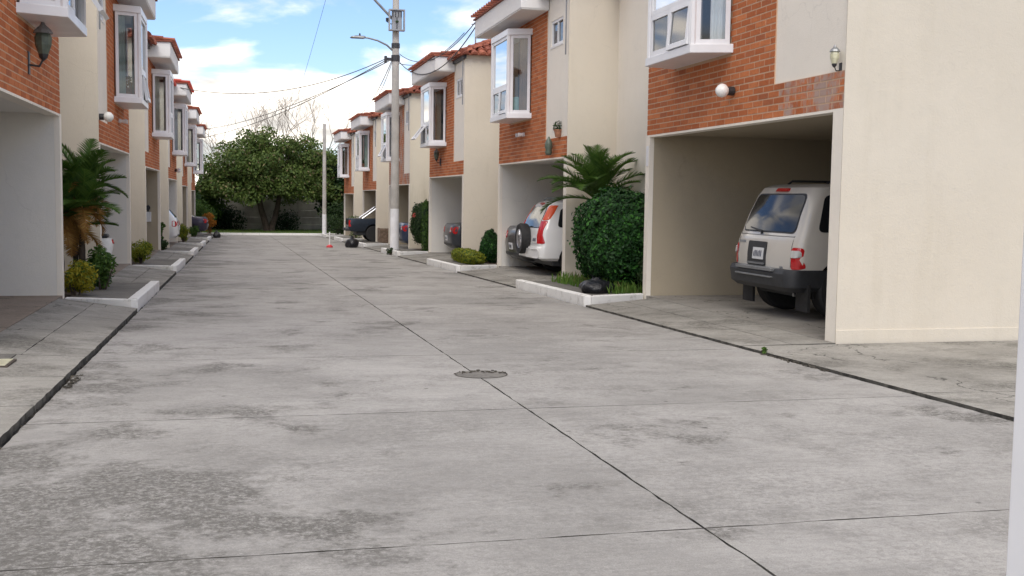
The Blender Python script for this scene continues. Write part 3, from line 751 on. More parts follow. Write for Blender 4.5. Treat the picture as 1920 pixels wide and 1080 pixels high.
def wheel(parent, x, y, r, w=.22, spokes=5):
    sg = 1 if y > 0 else -1
    key = (r, w, sg, spokes)
    if key not in WHEELS:
        t = MB(); t.lathe([(r * .62, -w / 2), (r * .93, -w / 2), (r, -w / 2 + .03), (r, w / 2 - .03), (r * .93, w / 2), (r * .62, w / 2), (r * .60, 0)], 32, axis='y')
        tm = t.mesh('wheel', 'rubber'); smooth_by_angle(tm)
        q = MB(); f = sg * (w / 2 - .02)
        q.lathe([(r * .63, f - sg * .05), (r * .63, f + sg * .012), (r * .57, f + sg * .012), (r * .55, f - sg * .04)], 28, axis='y')
        q.lathe([(r * .16, f - sg * .04), (r * .15, f + sg * .01), (.01, f + sg * .016)], 14, axis='y')
        for i in range(spokes):
            a = 2 * pi * i / spokes; u = Vector((cos(a), 0, sin(a))); v = Vector((-sin(a), 0, cos(a))); Y = Vector((0, sg, 0))
            p, e = u * r * .1, u * r * .59; wd = r * .11; ff = Vector((0, f, 0))
            vs = [p + v * wd + ff, p - v * wd + ff, e - v * wd * .8 + ff, e + v * wd * .8 + ff]; vs += [c - Y * .03 for c in vs]
            q.add(vs, [(0, 1, 2, 3), (4, 5, 6, 7), (0, 1, 5, 4), (1, 2, 6, 5), (2, 3, 7, 6), (3, 0, 4, 7)])
        q.lathe([(r * .6, f - sg * .07), (.01, f - sg * .075)], 20, axis='y')
        WHEELS[key] = (tm, q.mesh('rim', 'alloy'))
    tm, qm = WHEELS[key]
    o = obj('wheel', tm, parent); o.location = (x, y, r); obj('rim', qm, o); return o
def plate(parent, fn, y0, z0, w=.30, h=.15, off=.012, ink=True):
    p = panel('licence_plate', 'plate_white', parent, [(y0 - w / 2, z0 - h / 2), (y0 + w / 2, z0 - h / 2), (y0 + w / 2, z0 + h / 2), (y0 - w / 2, z0 + h / 2)], fn, off, .012)
    if ink:
        m = MB(); rr = random.Random(int(z0 * 1000))
        for i in range(6):
            yy = y0 + (i - 2.5) * w * .13; hh = h * .26
            a = fn(yy - .011, z0 - hh, off + .003); b = fn(yy + .011, z0 - hh, off + .003); c = fn(yy + .011, z0 + hh * (1 if rr.random() > .4 else .3), off + .003); d = fn(yy - .011, z0 + hh, off + .003)
            m.quad(a, b, c, d)
        stuff(m.build('plate_characters', 'plate_ink', p, recalc=False))
    return p
def mirror_sides(f):
    for sg in (-1, 1): f(sg)
def underbody(parent, L, hw, z=.33):
    MB().box(.35, L - .3, -hw, hw, z - .12, z + .12).build('underbody', 'black_plastic', parent, bevel=.03)

def boxy_suv(loc, rzv, label):
    r = empty('parked_car', loc, rzv); tag(r, label, 'car', 'cars parked in the garages')
    sh = Shell([(.44, .12, 4.45, .80, .10, .2), (.52, .06, 4.52, .845, .11, .2), (.76, .05, 4.52, .868, .12, .2), (.93, .07, 4.50, .866, .12, .22), (1.02, .09, 4.40, .858, .12, .25), (1.07, .115, 3.25, .85, .12, .3),
                (1.30, .19, 2.9, .825, .12, .3), (1.56, .30, 2.48, .785, .13, .25), (1.65, .36, 2.36, .755, .14, .25), (1.695, .47, 2.25, .67, .15, .2), (1.70, .8, 2.1, .45, .15, .2)], .035)
    shell_body('body', sh, 'paint_silver', r, (.74, 3.45), .42, .868)
    R = sh.rear
    panel('window_seal', 'black_plastic', r, [(-.715, 1.075), (.715, 1.075), (.655, 1.575), (-.655, 1.575)], R, .004, .09)
    panel('rear_window', 'car_glass', r, [(-.695, 1.095), (.695, 1.095), (.635, 1.555), (-.635, 1.555)], R, .008, .08)
    for sg in (-1, 1):
        Sd = lambda x, z, o, sg=sg: sh.side(x, z, sg, o)
        panel('side_window', 'car_glass', r, [(.33, 1.10), (1.48, 1.10), (1.44, 1.56), (.44, 1.56)], Sd, .007, .08)
        panel('side_window', 'car_glass', r, [(1.58, 1.10), (2.55, 1.10), (2.34, 1.50), (1.56, 1.53)], Sd, .007, .05)
        panel('side_moulding', 'black_plastic', r, [(1.35, .60), (3.1, .60), (3.1, .68), (1.35, .68)], Sd, .02, .01)
        T = lambda y, z, o: R(y, z, o)
        lo = panel('tail_light', 'lamp_red', r, [(sg * .745, .64), (sg * .862, .64), (sg * .862, .91), (sg * .745, .91)], T, .018, .035)
        panel('reversing_lens', 'lamp_clear', lo, [(sg * .75, .785), (sg * .855, .785), (sg * .855, .875), (sg * .75, .875)], T, .036, .03)
        wheel(r, .74, sg * .74, .375, .26); wheel(r, 3.45, sg * .74, .375, .26)
        MB().box(.20, .235, sg * .74 - .15, sg * .74 + .15, .12, .46).build('mud_flap', 'rubber', r)
        hl = panel('headlight', 'lamp_clear', r, [(sg * .42, .72), (sg * .80, .72), (sg * .80, .92), (sg * .42, .92)], sh.front, .012, .03)
        m = MB(); m.tube([(.62, sg * .50, 1.70), (.68, sg * .50, 1.745), (2.0, sg * .5, 1.745), (2.05, sg * .5, 1.69)], .016, 6); m.build('roof_rail', 'black_plastic', r)
        # rear quarter of the wrap-round bumper
    bs = Shell([(.36, .03, 1.0, .80, .14, .02), (.42, -.04, .62, .862, .16, .02), (.58, -.06, .60, .872, .16, .02), (.635, -.03, .56, .868, .15, .02)], .03)
    o = bs.mesh().build('rear_bumper', 'black_plastic', r); smooth_by_angle(o.data)
    st = MB(); st.box(-.105, .05, -.5, .5, .60, .642); st.box(-.11, -.07, -.5, .5, .52, .54); st.build('bumper_step', 'grey_metal', r, bevel=.006)
    fb = Shell([(.36, 4.0, 4.50, .80, .02, .16), (.42, 4.05, 4.60, .865, .02, .18), (.60, 4.05, 4.62, .88, .02, .18), (.66, 4.1, 4.55, .86, .02, .16)], .03); o = fb.mesh().build('front_bumper', 'black_plastic', r); smooth_by_angle(o.data)
    pr = panel('plate_recess', 'black_plastic', r, [(-.12, .645), (.40, .645), (.40, .955), (-.12, .955)], R, .012, .03)
    plate(r, R, .08, .80, .30, .15, .02)
    for sg in (-1, 1): panel('panel_gap', 'rubber', r, [(sg * .722, .66), (sg * .728, .66), (sg * .728, 1.05), (sg * .722, 1.05)], R, .0035, .001)
    panel('panel_gap', 'rubber', r, [(-.722, 1.035), (.722, 1.035), (.722, 1.041), (-.722, 1.041)], R, .0035, .001)
    panel('garnish_handle', 'grey_metal', r, [(-.09, .66), (.37, .66), (.37, .685), (-.09, .685)], R, .03, .008)
    panel('brake_light', 'lamp_red', r, [(-.16, 1.60), (.16, 1.60), (.15, 1.645), (-.15, 1.645)], R, .03, .015)
    panel('badge', 'grey_metal', r, [(.52, .925), (.70, .925), (.70, .955), (.52, .955)], R, .008, .008); panel('badge', 'grey_metal', r, [(-.55, .64), (-.48, .64), (-.48, .665), (-.55, .665)], R, .008, .006)
    w = MB(); w.tube([R(.05, 1.05, .03), R(.05, 1.09, .05), R(.45, 1.13, .03)], [.02, .014, .008], 6); w.build('rear_wiper', 'black_plastic', r)
    panel('windscreen', 'car_glass', r, [(-.72, 1.10), (.72, 1.10), (.6, 1.55), (-.6, 1.55)], sh.front, .006, .08)
    gm = MB(); gm.lathe([(.024, -.06), (.024, 0.06)], 8, (.30, -.45, .30), 'x'); gm.build('exhaust', 'grey_metal', r)
    underbody(r, 4.5, .72, .38); return r

def spare_suv(loc, rzv, label):
    r = empty('parked_car', loc, rzv); tag(r, label, 'car', 'cars parked in the garages')
    sh = Shell([(.34, .14, 4.40, .78, .14, .25), (.40, .02, 4.48, .85, .16, .25), (.62, .0, 4.52, .878, .17, .28), (.66, .05, 4.5, .876, .15, .28), (.92, .06, 4.45, .875, .14, .3), (.99, .075, 4.30, .868, .14, .35), (1.04, .09, 3.35, .86, .14, .35),
                (1.25, .17, 3.05, .80, .13, .3), (1.52, .30, 2.55, .70, .14, .25), (1.61, .38, 2.40, .655, .15, .25), (1.655, .52, 2.25, .56, .16, .2), (1.67, .75, 2.1, .4, .16, .2)], .03)
    shell_body('body', sh, 'paint_white', r, (.86, 3.48), .40, .878)
    R = sh.rear
    panel('window_seal', 'black_plastic', r, [(-.66, 1.055), (.66, 1.055), (.56, 1.54), (-.56, 1.54)], R, .004, .08)
    panel('rear_window', 'car_glass', r, [(-.64, 1.07), (.64, 1.07), (.54, 1.52), (-.54, 1.52)], R, .009, .07)
    for sg in (-1, 1):
        Sd = lambda x, z, o, sg=sg: sh.side(x, z, sg, o)
        panel('side_window', 'car_glass', r, [(.42, 1.08), (1.22, 1.08), (1.2, 1.50), (.52, 1.50)], Sd, .007, .09)
        panel('side_window', 'car_glass', r, [(1.30, 1.08), (2.65, 1.08), (2.38, 1.47), (1.28, 1.51)], Sd, .007, .05)
        lo = panel('tail_light', 'lamp_red', r, [(sg * .70, .72), (sg * .872, .72), (sg * .80, 1.22), (sg * .665, 1.22)], R, .022, .03)
        panel('indicator_lens', 'lamp_orange', lo, [(sg * .672, 1.235), (sg * .80, 1.235), (sg * .70, 1.56), (sg * .595, 1.56)], R, .022, .03)
        panel('headlight', 'lamp_clear', r, [(sg * .42, .72), (sg * .80, .72), (sg * .80, .90), (sg * .42, .90)], sh.front, .012, .03)
        wheel(r, .86, sg * .77, .345, .22); wheel(r, 3.48, sg * .77, .345, .22)
        m = MB(); m.tube([(.50, sg * .53, 1.665), (.58, sg * .53, 1.72), (2.1, sg * .53, 1.72), (2.2, sg * .53, 1.66)], .017, 6); m.build('roof_rail', 'grey_metal', r)
        panel('door_handle', 'paint_white', r, [(1.35, .95), (1.52, .95), (1.52, .985), (1.35, .985)], Sd, .03, .01)
    sp = MB(); sp.lathe([(.20, -.02), (.325, -.02), (.345, -.06), (.345, -.17), (.32, -.21), (.22, -.205), (.2, -.19)], 30, (.05, .12, .80), 'x'); so_ = sp.build('spare_wheel', 'rubber', r); smooth_by_angle(so_.data)
    q = MB(); q.lathe([(.215, -.195), (.21, -.205), (.19, -.19)], 24, (.05, .12, .80), 'x')
    for i in range(5):
        a = 2 * pi * i / 5; u = Vector((0, cos(a), sin(a))); v = Vector((0, -sin(a), cos(a))); c = Vector((-.155, .12, .80)); X_ = Vector((.03, 0, 0))
        p, e = c + u * .02, c + u * .2; vs = [p + v * .045, p - v * .045, e - v * .032, e + v * .032]; vs += [k_ + X_ for k_ in vs]
        q.add(vs, [(0, 1, 2, 3), (4, 5, 6, 7), (0, 1, 5, 4), (1, 2, 6, 5), (2, 3, 7, 6), (3, 0, 4, 7)])
    q.lathe([(.20, -.17), (.01, -.168)], 20, (.05, .12, .80), 'x'); q.build('rim', 'alloy', so_)
    panel('bumper_trim', 'paint_white', r, [(-.80, .40), (.80, .40), (.82, .60), (-.82, .60)], R, .03, .04)
    panel('lower_valance', 'black_plastic', r, [(-.7, .345), (.7, .345), (.75, .395), (-.75, .395)], R, .02, .01)
    plate(r, R, -.50, .80, .28, .14, .014)
    panel('brake_light', 'lamp_red', r, [(-.14, 1.58), (.14, 1.58), (.13, 1.615), (-.13, 1.615)], R, .03, .012)
    panel('windscreen', 'car_glass', r, [(-.72, 1.08), (.72, 1.08), (.6, 1.54), (-.6, 1.54)], sh.front, .006, .08)
    pn = MB(); pn.box(.62, .80, -.32, .32, 1.70, 1.73); pn.build('roof_bar', 'grey_metal', r, bevel=.01)
    underbody(r, 4.4, .72, .34); return r

def saloon(loc, rzv, label, mat, hatch=False, lamp=.0):
    r = empty('parked_car', loc, rzv); tag(r, label, 'car', 'cars parked in the garages')
    if hatch: lv = [(.24, .14, 3.85, .76, .16, .3), (.34, .02, 3.95, .82, .2, .3), (.60, 0, 3.98, .845, .2, .32), (.84, .03, 3.9, .845, .18, .35), (.93, .06, 3.7, .83, .16, .4), (.97, .09, 3.0, .82, .16, .4), (1.2, .28, 2.7, .74, .15, .3), (1.38, .45, 2.35, .65, .16, .25), (1.46, .62, 2.2, .56, .16, .2), (1.49, .85, 2.0, .42, .16, .2)]
    else: lv = [(.22, .16, 4.35, .76, .18, .3), (.32, .03, 4.46, .84, .22, .32), (.58, 0, 4.50, .868, .24, .34), (.76, .015, 4.46, .866, .22, .36), (.90, .05, 4.25, .845, .2, .4), (.965, .11, 4.0, .82, .2, .42), (.985, .62, 3.2, .79, .18, .4), (1.2, 1.05, 2.8, .70, .16, .3), (1.37, 1.40, 2.45, .60, .16, .25), (1.43, 1.6, 2.3, .52, .16, .2), (1.45, 1.8, 2.1, .4, .15, .2)]
    sh = Shell(lv, .05); wx = (.70, 3.22) if hatch else (.88, 3.50)
    shell_body('body', sh, mat, r, wx, .345, lv[2][3])
    R = sh.rear; zt = .97 if hatch else .99; zu = 1.36
    w0, w1 = (.70, .56)
    panel('rear_window', 'car_glass', r, [(-w0, zt + .03), (w0, zt + .03), (w1, zu), (-w1, zu)], R, .007, .06)
    panel('windscreen', 'car_glass', r, [(-.70, zt + .03), (.70, zt + .03), (.55, zu), (-.55, zu)], sh.front, .007, .06)
    for sg in (-1, 1):
        Sd = lambda x, z, o, sg=sg: sh.side(x, z, sg, o)
        a, b = ((.42, 2.6), (.62, 2.35)) if hatch else ((1.15, 2.85), (1.50, 2.45))
        panel('side_window', 'car_glass', r, [(a[0], zt + .03), (a[1], zt + .03), (b[1], zu - .02), (b[0], zu - .02)], Sd, .007, .06)
        lo = panel('tail_light', 'lamp_red', r, [(sg * .46, .70), (sg * .845, .66), (sg * .84, .89), (sg * .50, .86)], R, .016, .04)
        panel('reversing_lens', 'lamp_clear', lo, [(sg * .50, .72), (sg * .62, .715), (sg * .62, .79), (sg * .52, .79)], R, .022, .02)
        panel('headlight', 'lamp_clear', r, [(sg * .42, .60), (sg * .78, .60), (sg * .78, .76), (sg * .45, .74)], sh.front, .012, .03)
        wheel(r, wx[0], sg * .75, .31, .20); wheel(r, wx[1], sg * .75, .31, .20)
        panel('mirror', mat, r, [(wx[1] - .95, .98), (wx[1] - .75, .98), (wx[1] - .75, 1.09), (wx[1] - .95, 1.09)], Sd, .16, .03)
    plate(r, R, 0, .52 if not hatch else .62, .30, .15, .014)
    panel('bumper_slot', 'black_plastic', r, [(-.6, .30), (.6, .30), (.62, .38), (-.62, .38)], R, .012, .02)
    underbody(r, lv[2][2], .70, .27); return r

def pickup(loc, rzv, label):
    r = empty('pickup_truck', loc, rzv); tag(r, label, 'pickup truck')
    sh = Shell([(.48, .08, 5.1, .80, .06, .2), (.58, .02, 5.18, .86, .07, .22), (.85, 0, 5.2, .875, .08, .24), (1.02, .02, 5.1, .87, .08, .26), (1.06, .03, 5.0, .862, .08, .3)], .01)
    shell_body('body', sh, 'paint_navy', r, (1.15, 4.2), .43, .875)
    cb = Shell([(1.062, 1.72, 4.0, .85, .12, .35), (1.12, 1.74, 3.95, .84, .12, .35), (1.35, 1.84, 3.55, .76, .12, .3), (1.62, 1.95, 3.05, .66, .13, .25), (1.69, 2.1, 2.9, .58, .14, .2), (1.71, 2.3, 2.7, .45, .14, .2)], .03)
    o = cb.mesh().build('cab', 'paint_navy', r); smooth_by_angle(o.data)
    panel('rear_window', 'car_glass', r, [(-.66, 1.18), (.66, 1.18), (.56, 1.58), (-.56, 1.58)], cb.rear, .007, .06)
    MB().box(.10, 1.66, -.72, .72, 1.03, 1.068).build('bed_liner', 'black_plastic', r, bevel=.01)
    for sg in (-1, 1):
        Sd = lambda x, z, o, sg=sg: cb.side(x, z, sg, o)
        panel('side_window', 'car_glass', r, [(1.95, 1.16), (3.55, 1.16), (3.05, 1.57), (2.06, 1.57)], Sd, .007, .06)
        panel('tail_light', 'lamp_red', r, [(sg * .72, .70), (sg * .872, .70), (sg * .868, 1.0), (sg * .72, 1.0)], sh.rear, .016, .02)
        panel('headlight', 'lamp_clear', r, [(sg * .5, .75), (sg * .8, .75), (sg * .8, .95), (sg * .5, .95)], sh.front, .012, .03)
        wheel(r, 1.15, sg * .75, .37, .25); wheel(r, 4.2, sg * .75, .37, .25)
        m = MB(); m.tube([(.62, sg * .68, 1.07), (1.35, sg * .64, 1.60), (1.55, sg * .62, 1.62)], .035, 8); m.build('sport_bar', 'alloy', r)
    st = MB(); st.box(-.14, .06, -.80, .80, .50, .62); st.build('rear_bumper', 'dark_metal', r, bevel=.015)
    panel('tailgate', 'paint_navy', r, [(-.70, .64), (.70, .64), (.70, 1.04), (-.70, 1.04)], sh.rear, .014, .02)
    plate(r, sh.rear, 0, .70, .30, .14, .02)
    underbody(r, 5.1, .7, .42); return r

def scooter(loc, rzv, label):
    r = empty('motor_scooter', loc, rzv); tag(r, label, 'scooter')
    b = Shell([(.28, .10, 1.25, .13, .08, .1), (.45, .05, 1.3, .16, .1, .1), (.60, .02, .85, .17, .1, .1), (.72, .05, .80, .15, .1, .1)], .02); o = b.mesh().build('body', 'white_plastic', r); smooth_by_angle(o.data)
    MB().box(.08, .80, -.13, .13, .725, .80).build('seat', 'black_plastic', r, bevel=.03)
    s2 = MB(); s2.add([(1.25, -.2, .3), (1.25, .2, .3), (1.12, .17, .95), (1.12, -.17, .95), (1.33, -.2, .3), (1.33, .2, .3), (1.18, .17, .95), (1.18, -.17, .95)], [(0, 1, 2, 3), (4, 7, 6, 5), (0, 4, 5, 1), (1, 5, 6, 2), (2, 6, 7, 3), (3, 7, 4, 0)]); s2.build('leg_shield', 'white_plastic', r, bevel=.02)
    h = MB(); h.tube([(1.08, -.32, 1.02), (1.14, -.1, 1.0), (1.14, .1, 1.0), (1.08, .32, 1.02)], .016, 6); h.build('handlebar', 'black_plastic', r)
    for sg in (-1, 1): mm = MB(); mm.tube([(1.12, sg * .2, 1.0), (1.10, sg * .28, 1.18)], .006, 5); mm.lathe([(.0, -.012), (.05, -.008), (.055, .008), (.0, .012)], 10, (1.10, sg * .29, 1.2), 'x'); mm.build('mirror', 'black_plastic', r)
    for x in (.28, 1.38):
        o = MB().lathe([(.13, -.05), (.2, -.05), (.22, -.02), (.22, .02), (.2, .05), (.13, .05)], 22, axis='y').build('wheel', 'rubber', r); o.location = (x, 0, .22)
        MB().lathe([(.13, -.04), (.13, .04)], 16, axis='y').build('rim', 'alloy', o)
    panel('tail_light', 'lamp_red', r, [(-.06, .62), (.06, .62), (.06, .70), (-.06, .70)], b.rear, .02, .01)
    return r
suv = boxy_suv((6.46, 13.06, FR(0)), 0, 'silver boxy off-roader backed to the opening of the nearest right garage')
suv.scale = (1, 1, .985)
crv = spare_suv((6.0, 23.08, FR(1)), 0, 'white car with a spare wheel on its tailgate, behind the palm')
crv.scale = (1, 1, .945)
saloon((6.12, 24.86, FR(1)), 0, 'black car beside the white spare-wheel car, only its tail showing', 'paint_black')
saloon((6.35, 34.25, FR(2)), 0, 'dark grey saloon tail in the third right garage, by the low yellow hedge', 'paint_grey')
saloon((5.95, 42.0, FR(3)), 0, 'blue saloon tail just right of the tall utility pole', 'paint_blue')
pickup((5.0, 52.75, FR(4)), 0, 'dark navy pickup sticking out of the fifth right garage beside a bin bag')
saloon((-2.14, 43.6, FL(3)), pi, 'white hatchback tail sticking out of a left garage behind yellow shrubs', 'paint_white', True)
saloon((-1.58, 63.0, FL(5)), pi, 'dark purple saloon at the far left before the orange plant', 'paint_purple')
scooter((-2.20, 21.6, FL(1)), pi, 'white motor scooter half hidden behind the left bush')

# ------------------------------------------------------------------ plants
def rvec(r): 
    while True:
        v = Vector((r.uniform(-1, 1), r.uniform(-1, 1), r.uniform(-1, 1)))
        if .05 < v.length < 1: return v.normalized()
def leaf_quad(mb, p, n, size, r, asp=.55):
    a = n.cross(rvec(r)); 
    if a.length < .05: return
    a.normalize(); b = n.cross(a); L = size * r.uniform(.7, 1.25); w = L * asp
    mb.add([p - a * L * .5, p + b * w * .5 + n * L * .06, p + a * L * .5, p - b * w * .5 + n * L * .06], [(0, 1, 2, 3)])
def clump(mb, c, rad, n, size, r, squash=(1, 1, 1), shell=.5, asp=.55, upbias=.35):
    c = Vector(c)
    for i in range(n):
        d = rvec(r); q = rad * (shell + (1 - shell) * r.random() ** .6)
        p = c + Vector((d.x * squash[0], d.y * squash[1], d.z * squash[2])) * q
        nn = (d * .7 + rvec(r) * .8 + Vector((0, 0, upbias))).normalized(); leaf_quad(mb, p, nn, size, r, asp)
def plant(name, loc, label, cat, group=None): return tag(empty(name, loc), label, cat, group)
def stems(parent, r, n, spread, h, mat='bark', rad=.012, name='stem'):
    m = MB()
    for i in range(n):
        a = r.uniform(0, 2 * pi); q = spread * r.uniform(.2, .8)
        m.tube([(cos(a) * q * .25, sin(a) * q * .25, -.03), (cos(a) * q * .7, sin(a) * q * .7, h * .5), (cos(a) * q, sin(a) * q, h * .85)], [rad, rad * .8, rad * .4], 5)
    stuff(m.build(name, mat, parent))
def shrub(name, loc, size, n, leafsize, mat, label, seed=1, clumps=14, group=None, h0=.0, cat='shrub', asp=.5):
    """loose shrub: leaf clumps scattered in an ellipsoid standing on short stems"""
    r = random.Random(seed); root = plant(name, loc, label, cat, group)
    m = MB(); sx, sy, sz = size
    for i in range(clumps):
        d = rvec(r); q = r.random() ** .45 * .78
        c = (d.x * sx * q, d.y * sy * q, h0 + sz * (.5 + .42 * d.z * q / .78))
        clump(m, c, min(sx, sy, sz * .5) * r.uniform(.36, .55), n // clumps, leafsize, r, asp=asp, shell=.35)
    stuff(m.build('foliage', mat, root, recalc=False)); stems(root, r, 7, min(sx, sy) * .8, h0 + sz * .7); return root
def hedge(loc, size, n, leafsize, mat, label, seed=1, power=3.0, core='leaf_dark', name='hedge', cat='hedge', taper=1.0):
    """dense clipped hedge: leaves on the skin of a soft-cornered solid over a dark twiggy core"""
    r = random.Random(seed); root = plant(name, loc, label, cat); sx, sy, sz = size
    def surf(d, k=1.0):
        q = (abs(d.x) ** power + abs(d.y) ** power + abs(d.z) ** power) ** (-1 / power)
        z = d.z * q; tp = 1 - (1 - taper) * max(0, (z + 1) / 2)
        return Vector((d.x * q * sx * k * tp, d.y * q * sy * k * tp, sz * (1 + z * k)))
    m = MB()
    for i in range(n):
        d = rvec(r); bump_ = 1 + .075 * sin(7 * d.x + seed) * cos(6 * d.z + 2 * d.y) + .05 * sin(17 * d.y + 11 * d.z)
        p = surf(d, bump_ * (1.0 - .16 * r.random() ** 2 + (r.uniform(.03, .12) if r.random() < .06 else 0)))
        nn = (Vector((d.x / sx, d.y / sy, d.z / sz)).normalized() * .9 + rvec(r) * .7).normalized(); leaf_quad(m, p, nn, leafsize, r)
    stuff(m.build('foliage', mat, root, recalc=False))
    c = MB(); nu, nv = 22, 12; vs = []
    for j in range(nv + 1):
        for i in range(nu):
            t, u = 2 * pi * i / nu, -pi / 2 + pi * j / nv; vs.append(surf(Vector((cos(t) * cos(u) + 1e-4, sin(t) * cos(u) + 1e-4, sin(u) + 1e-4)), .84))
    c.add(vs, [(j * nu + i, j * nu + (i + 1) % nu, (j + 1) * nu + (i + 1) % nu, (j + 1) * nu + i) for j in range(nv) for i in range(nu)]); c.build('twig_core', core, root, recalc=True)
    return root
def frond(mat, L, r, droop=.7, lw=.02, ll=.42, pairs=46, up0=1.15, stalk='leaf_palm'):
    """one pinnate palm leaf growing from the origin along +x"""
    m = MB(); pts = []; a = up0; p = Vector((0, 0, 0)); n = 14
    for i in range(n + 1):
        pts.append(p.copy()); p = p + Vector((cos(a), 0, sin(a))) * (L / n); a -= droop * (1.2 * i / n + .35) / n * 2.0
    m.tube(pts, [.016 * (1 - .8 * i / n) + .003 for i in range(n + 1)], 5)
    for i in range(pairs):
        f = .14 + .86 * i / pairs; k = f * n; j = min(n - 1, int(k)); q = pts[j].lerp(pts[j + 1], k - j); tdir = (pts[j + 1] - pts[j]).normalized()
        for sg in (-1, 1):
            le = ll * (sin(pi * min(1, f * .88 + .14)) ** .7) * r.uniform(.85, 1.1); nrm = tdir.cross(Vector((0, 1, 0)))
            d = (tdir * .75 + Vector((0, sg, 0)) * .75 - nrm * -.28 + rvec(r) * .08).normalized(); tip = q + d * le + Vector((0, 0, -.25 * le * le / ll)); w = tdir * lw * .5
            md = q.lerp(tip, .5) + Vector((0, 0, .03 * le))
            m.add([q - w, q + w, md + w * .9, tip, md - w * .9], [(0, 1, 2, 3, 4)])
    return m.mesh('frond', mat, recalc=False)
def palm(loc, label, seed, n, L, trunk_h, trunk_r, dry=.0, lean=0, ups=(.25, 1.35), ll=.42, stem_n=1, droops=(.9, 1.5)):
    r = random.Random(seed); root = plant('palm', loc, label, 'palm')
    gm = [frond('leaf_palm', L * r.uniform(.85, 1.1), r, r.uniform(*droops), ll=ll) for i in range(5)]
    dm = [frond('leaf_palm_dry', L * r.uniform(.7, .95), r, r.uniform(.35, .9), ll=ll * .8, pairs=26) for i in range(3)]
    for s_ in range(stem_n):
        o_ = Vector((0, 0, 0)) if stem_n == 1 else Vector((r.uniform(-.22, .22), r.uniform(-.3, .3), 0)); th = trunk_h * (1 if stem_n == 1 else r.uniform(.6, 1.15))
        m = MB(); prof = []
        for i in range(9): prof.append((trunk_r * (1.12 if i % 2 else .92) * (1 - .15 * i / 8), -.05 + (th + .05) * i / 8))
        m.lathe(prof, 10, o_); m.build('trunk', 'bark', root)
        for i in range(n):
            d = i / n; isdry = d < dry * r.uniform(.35, 1.25)
            f = obj('frond', (dm if isdry else gm)[r.randrange(3 if isdry else 5)], root); f.location = o_ + Vector((0, 0, th - .03))
            el = ups[0] + (ups[1] - ups[0]) * d + r.uniform(-.12, .12); f.rotation_euler = (r.uniform(-.2, .2), 1.15 - el, i * 2.399 + r.uniform(-.2, .2) + s_)
    return root
# right-hand garden of the nearest house
gz = lambda y: rz(y) + .115
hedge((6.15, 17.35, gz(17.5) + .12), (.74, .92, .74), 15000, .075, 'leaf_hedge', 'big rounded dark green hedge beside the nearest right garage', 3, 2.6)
pr_ = palm((6.22, 19.0, gz(19.0)), 'green feathery palm rising behind the big rounded hedge', 5, 34, 1.15, 1.50, .13, ups=(.30, 1.6), ll=.36, droops=(.35, .8))
r_ = random.Random(9)
def ground_tufts(name, label, area, n, h, mat, seed, zf, cat='grass', kind=None):
    r = random.Random(seed); m = MB()
    for i in range(n):
        x, y = r.uniform(area[0], area[1]), r.uniform(area[2], area[3]); z = zf(y); a = r.uniform(0, 2 * pi); hh = h * r.uniform(.4, 1.1); ln = r.uniform(.1, .6) * hh
        w = .008 + hh * .03; d = Vector((cos(a), sin(a), 0)); p = Vector((x, y, z - .01)); s_ = Vector((-d.y, d.x, 0)) * w
        m.add([p - s_, p + s_, p + d * ln * .5 + Vector((0, 0, hh * .65)) + s_ * .6, p + d * ln + Vector((0, 0, hh)), p + d * ln * .5 + Vector((0, 0, hh * .65)) - s_ * .6], [(0, 1, 2, 3, 4)])
    o = m.build(name, mat, recalc=False); tag(o, label, cat); o['kind'] = 'stuff'; return o
ground_tufts('garden_grass', 'tufty green grass under the big right-hand hedge', (5.55, 6.85, 16.15, 19.6), 1500, .22, 'grass_blade', 2, gz)
shrub('climber', (6.15, 16.35, gz(16.4)), (.16, .16, .75), 420, .06, 'leaf_shade', 'thin grey-green climber against the pier beside the big hedge', 44, 10)
# third right house: yellow clipped hedge, dark cone bush
hedge((5.62, 27.55, gz(27.5) + .0), (.22, 1.35, .17), 5200, .05, 'leaf_lime', 'low clipped yellow-green hedge before the third right garage', 11, 4, core='leaf_bush')
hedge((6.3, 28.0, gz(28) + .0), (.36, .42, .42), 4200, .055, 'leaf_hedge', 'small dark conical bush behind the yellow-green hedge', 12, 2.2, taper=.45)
# fourth right house: tall dark hedge with a red flower
hedge((6.2, 37.6, gz(37.6) + .25), (.42, 1.15, .68), 7500, .08, 'leaf_shade', 'tall dark hedge in the bay before the fourth right house', 13, 3)
hedge((6.05, 36.6, gz(36.6) + .02), (.14, .3, .8), 2200, .06, 'leaf_bush', 'narrow mossy green hedge end beside the grey garage pier', 14, 4)
m = MB(); clump(m, (0, 0, 0), .07, 26, .07, r_); fl = m.build('red_flower', 'flower_red', recalc=False); fl.location = (5.78, 37.3, gz(37) + 1.2); tag(fl, 'single red flower on the tall dark hedge', 'flower')
m = MB(); m.tube([(5.9, 37.3, gz(37) + .7), (5.82, 37.3, gz(37) + 1.15)], .006, 5); m.build('stalk', 'bark', None); bpy.data.objects.remove(bpy.data.objects['stalk'])
shrub('shrub', (5.9, 57.0, gz(57)), (.6, 1.0, 1.3), 1500, .09, 'leaf_bush', 'leafy green shrub behind the navy pickup', 15, 16)
shrub('shrub', (5.75, 66.2, gz(66)), (.6, 1.2, 1.2), 1500, .10, 'leaf_shade', 'dark shrub before the last right house', 16, 16)
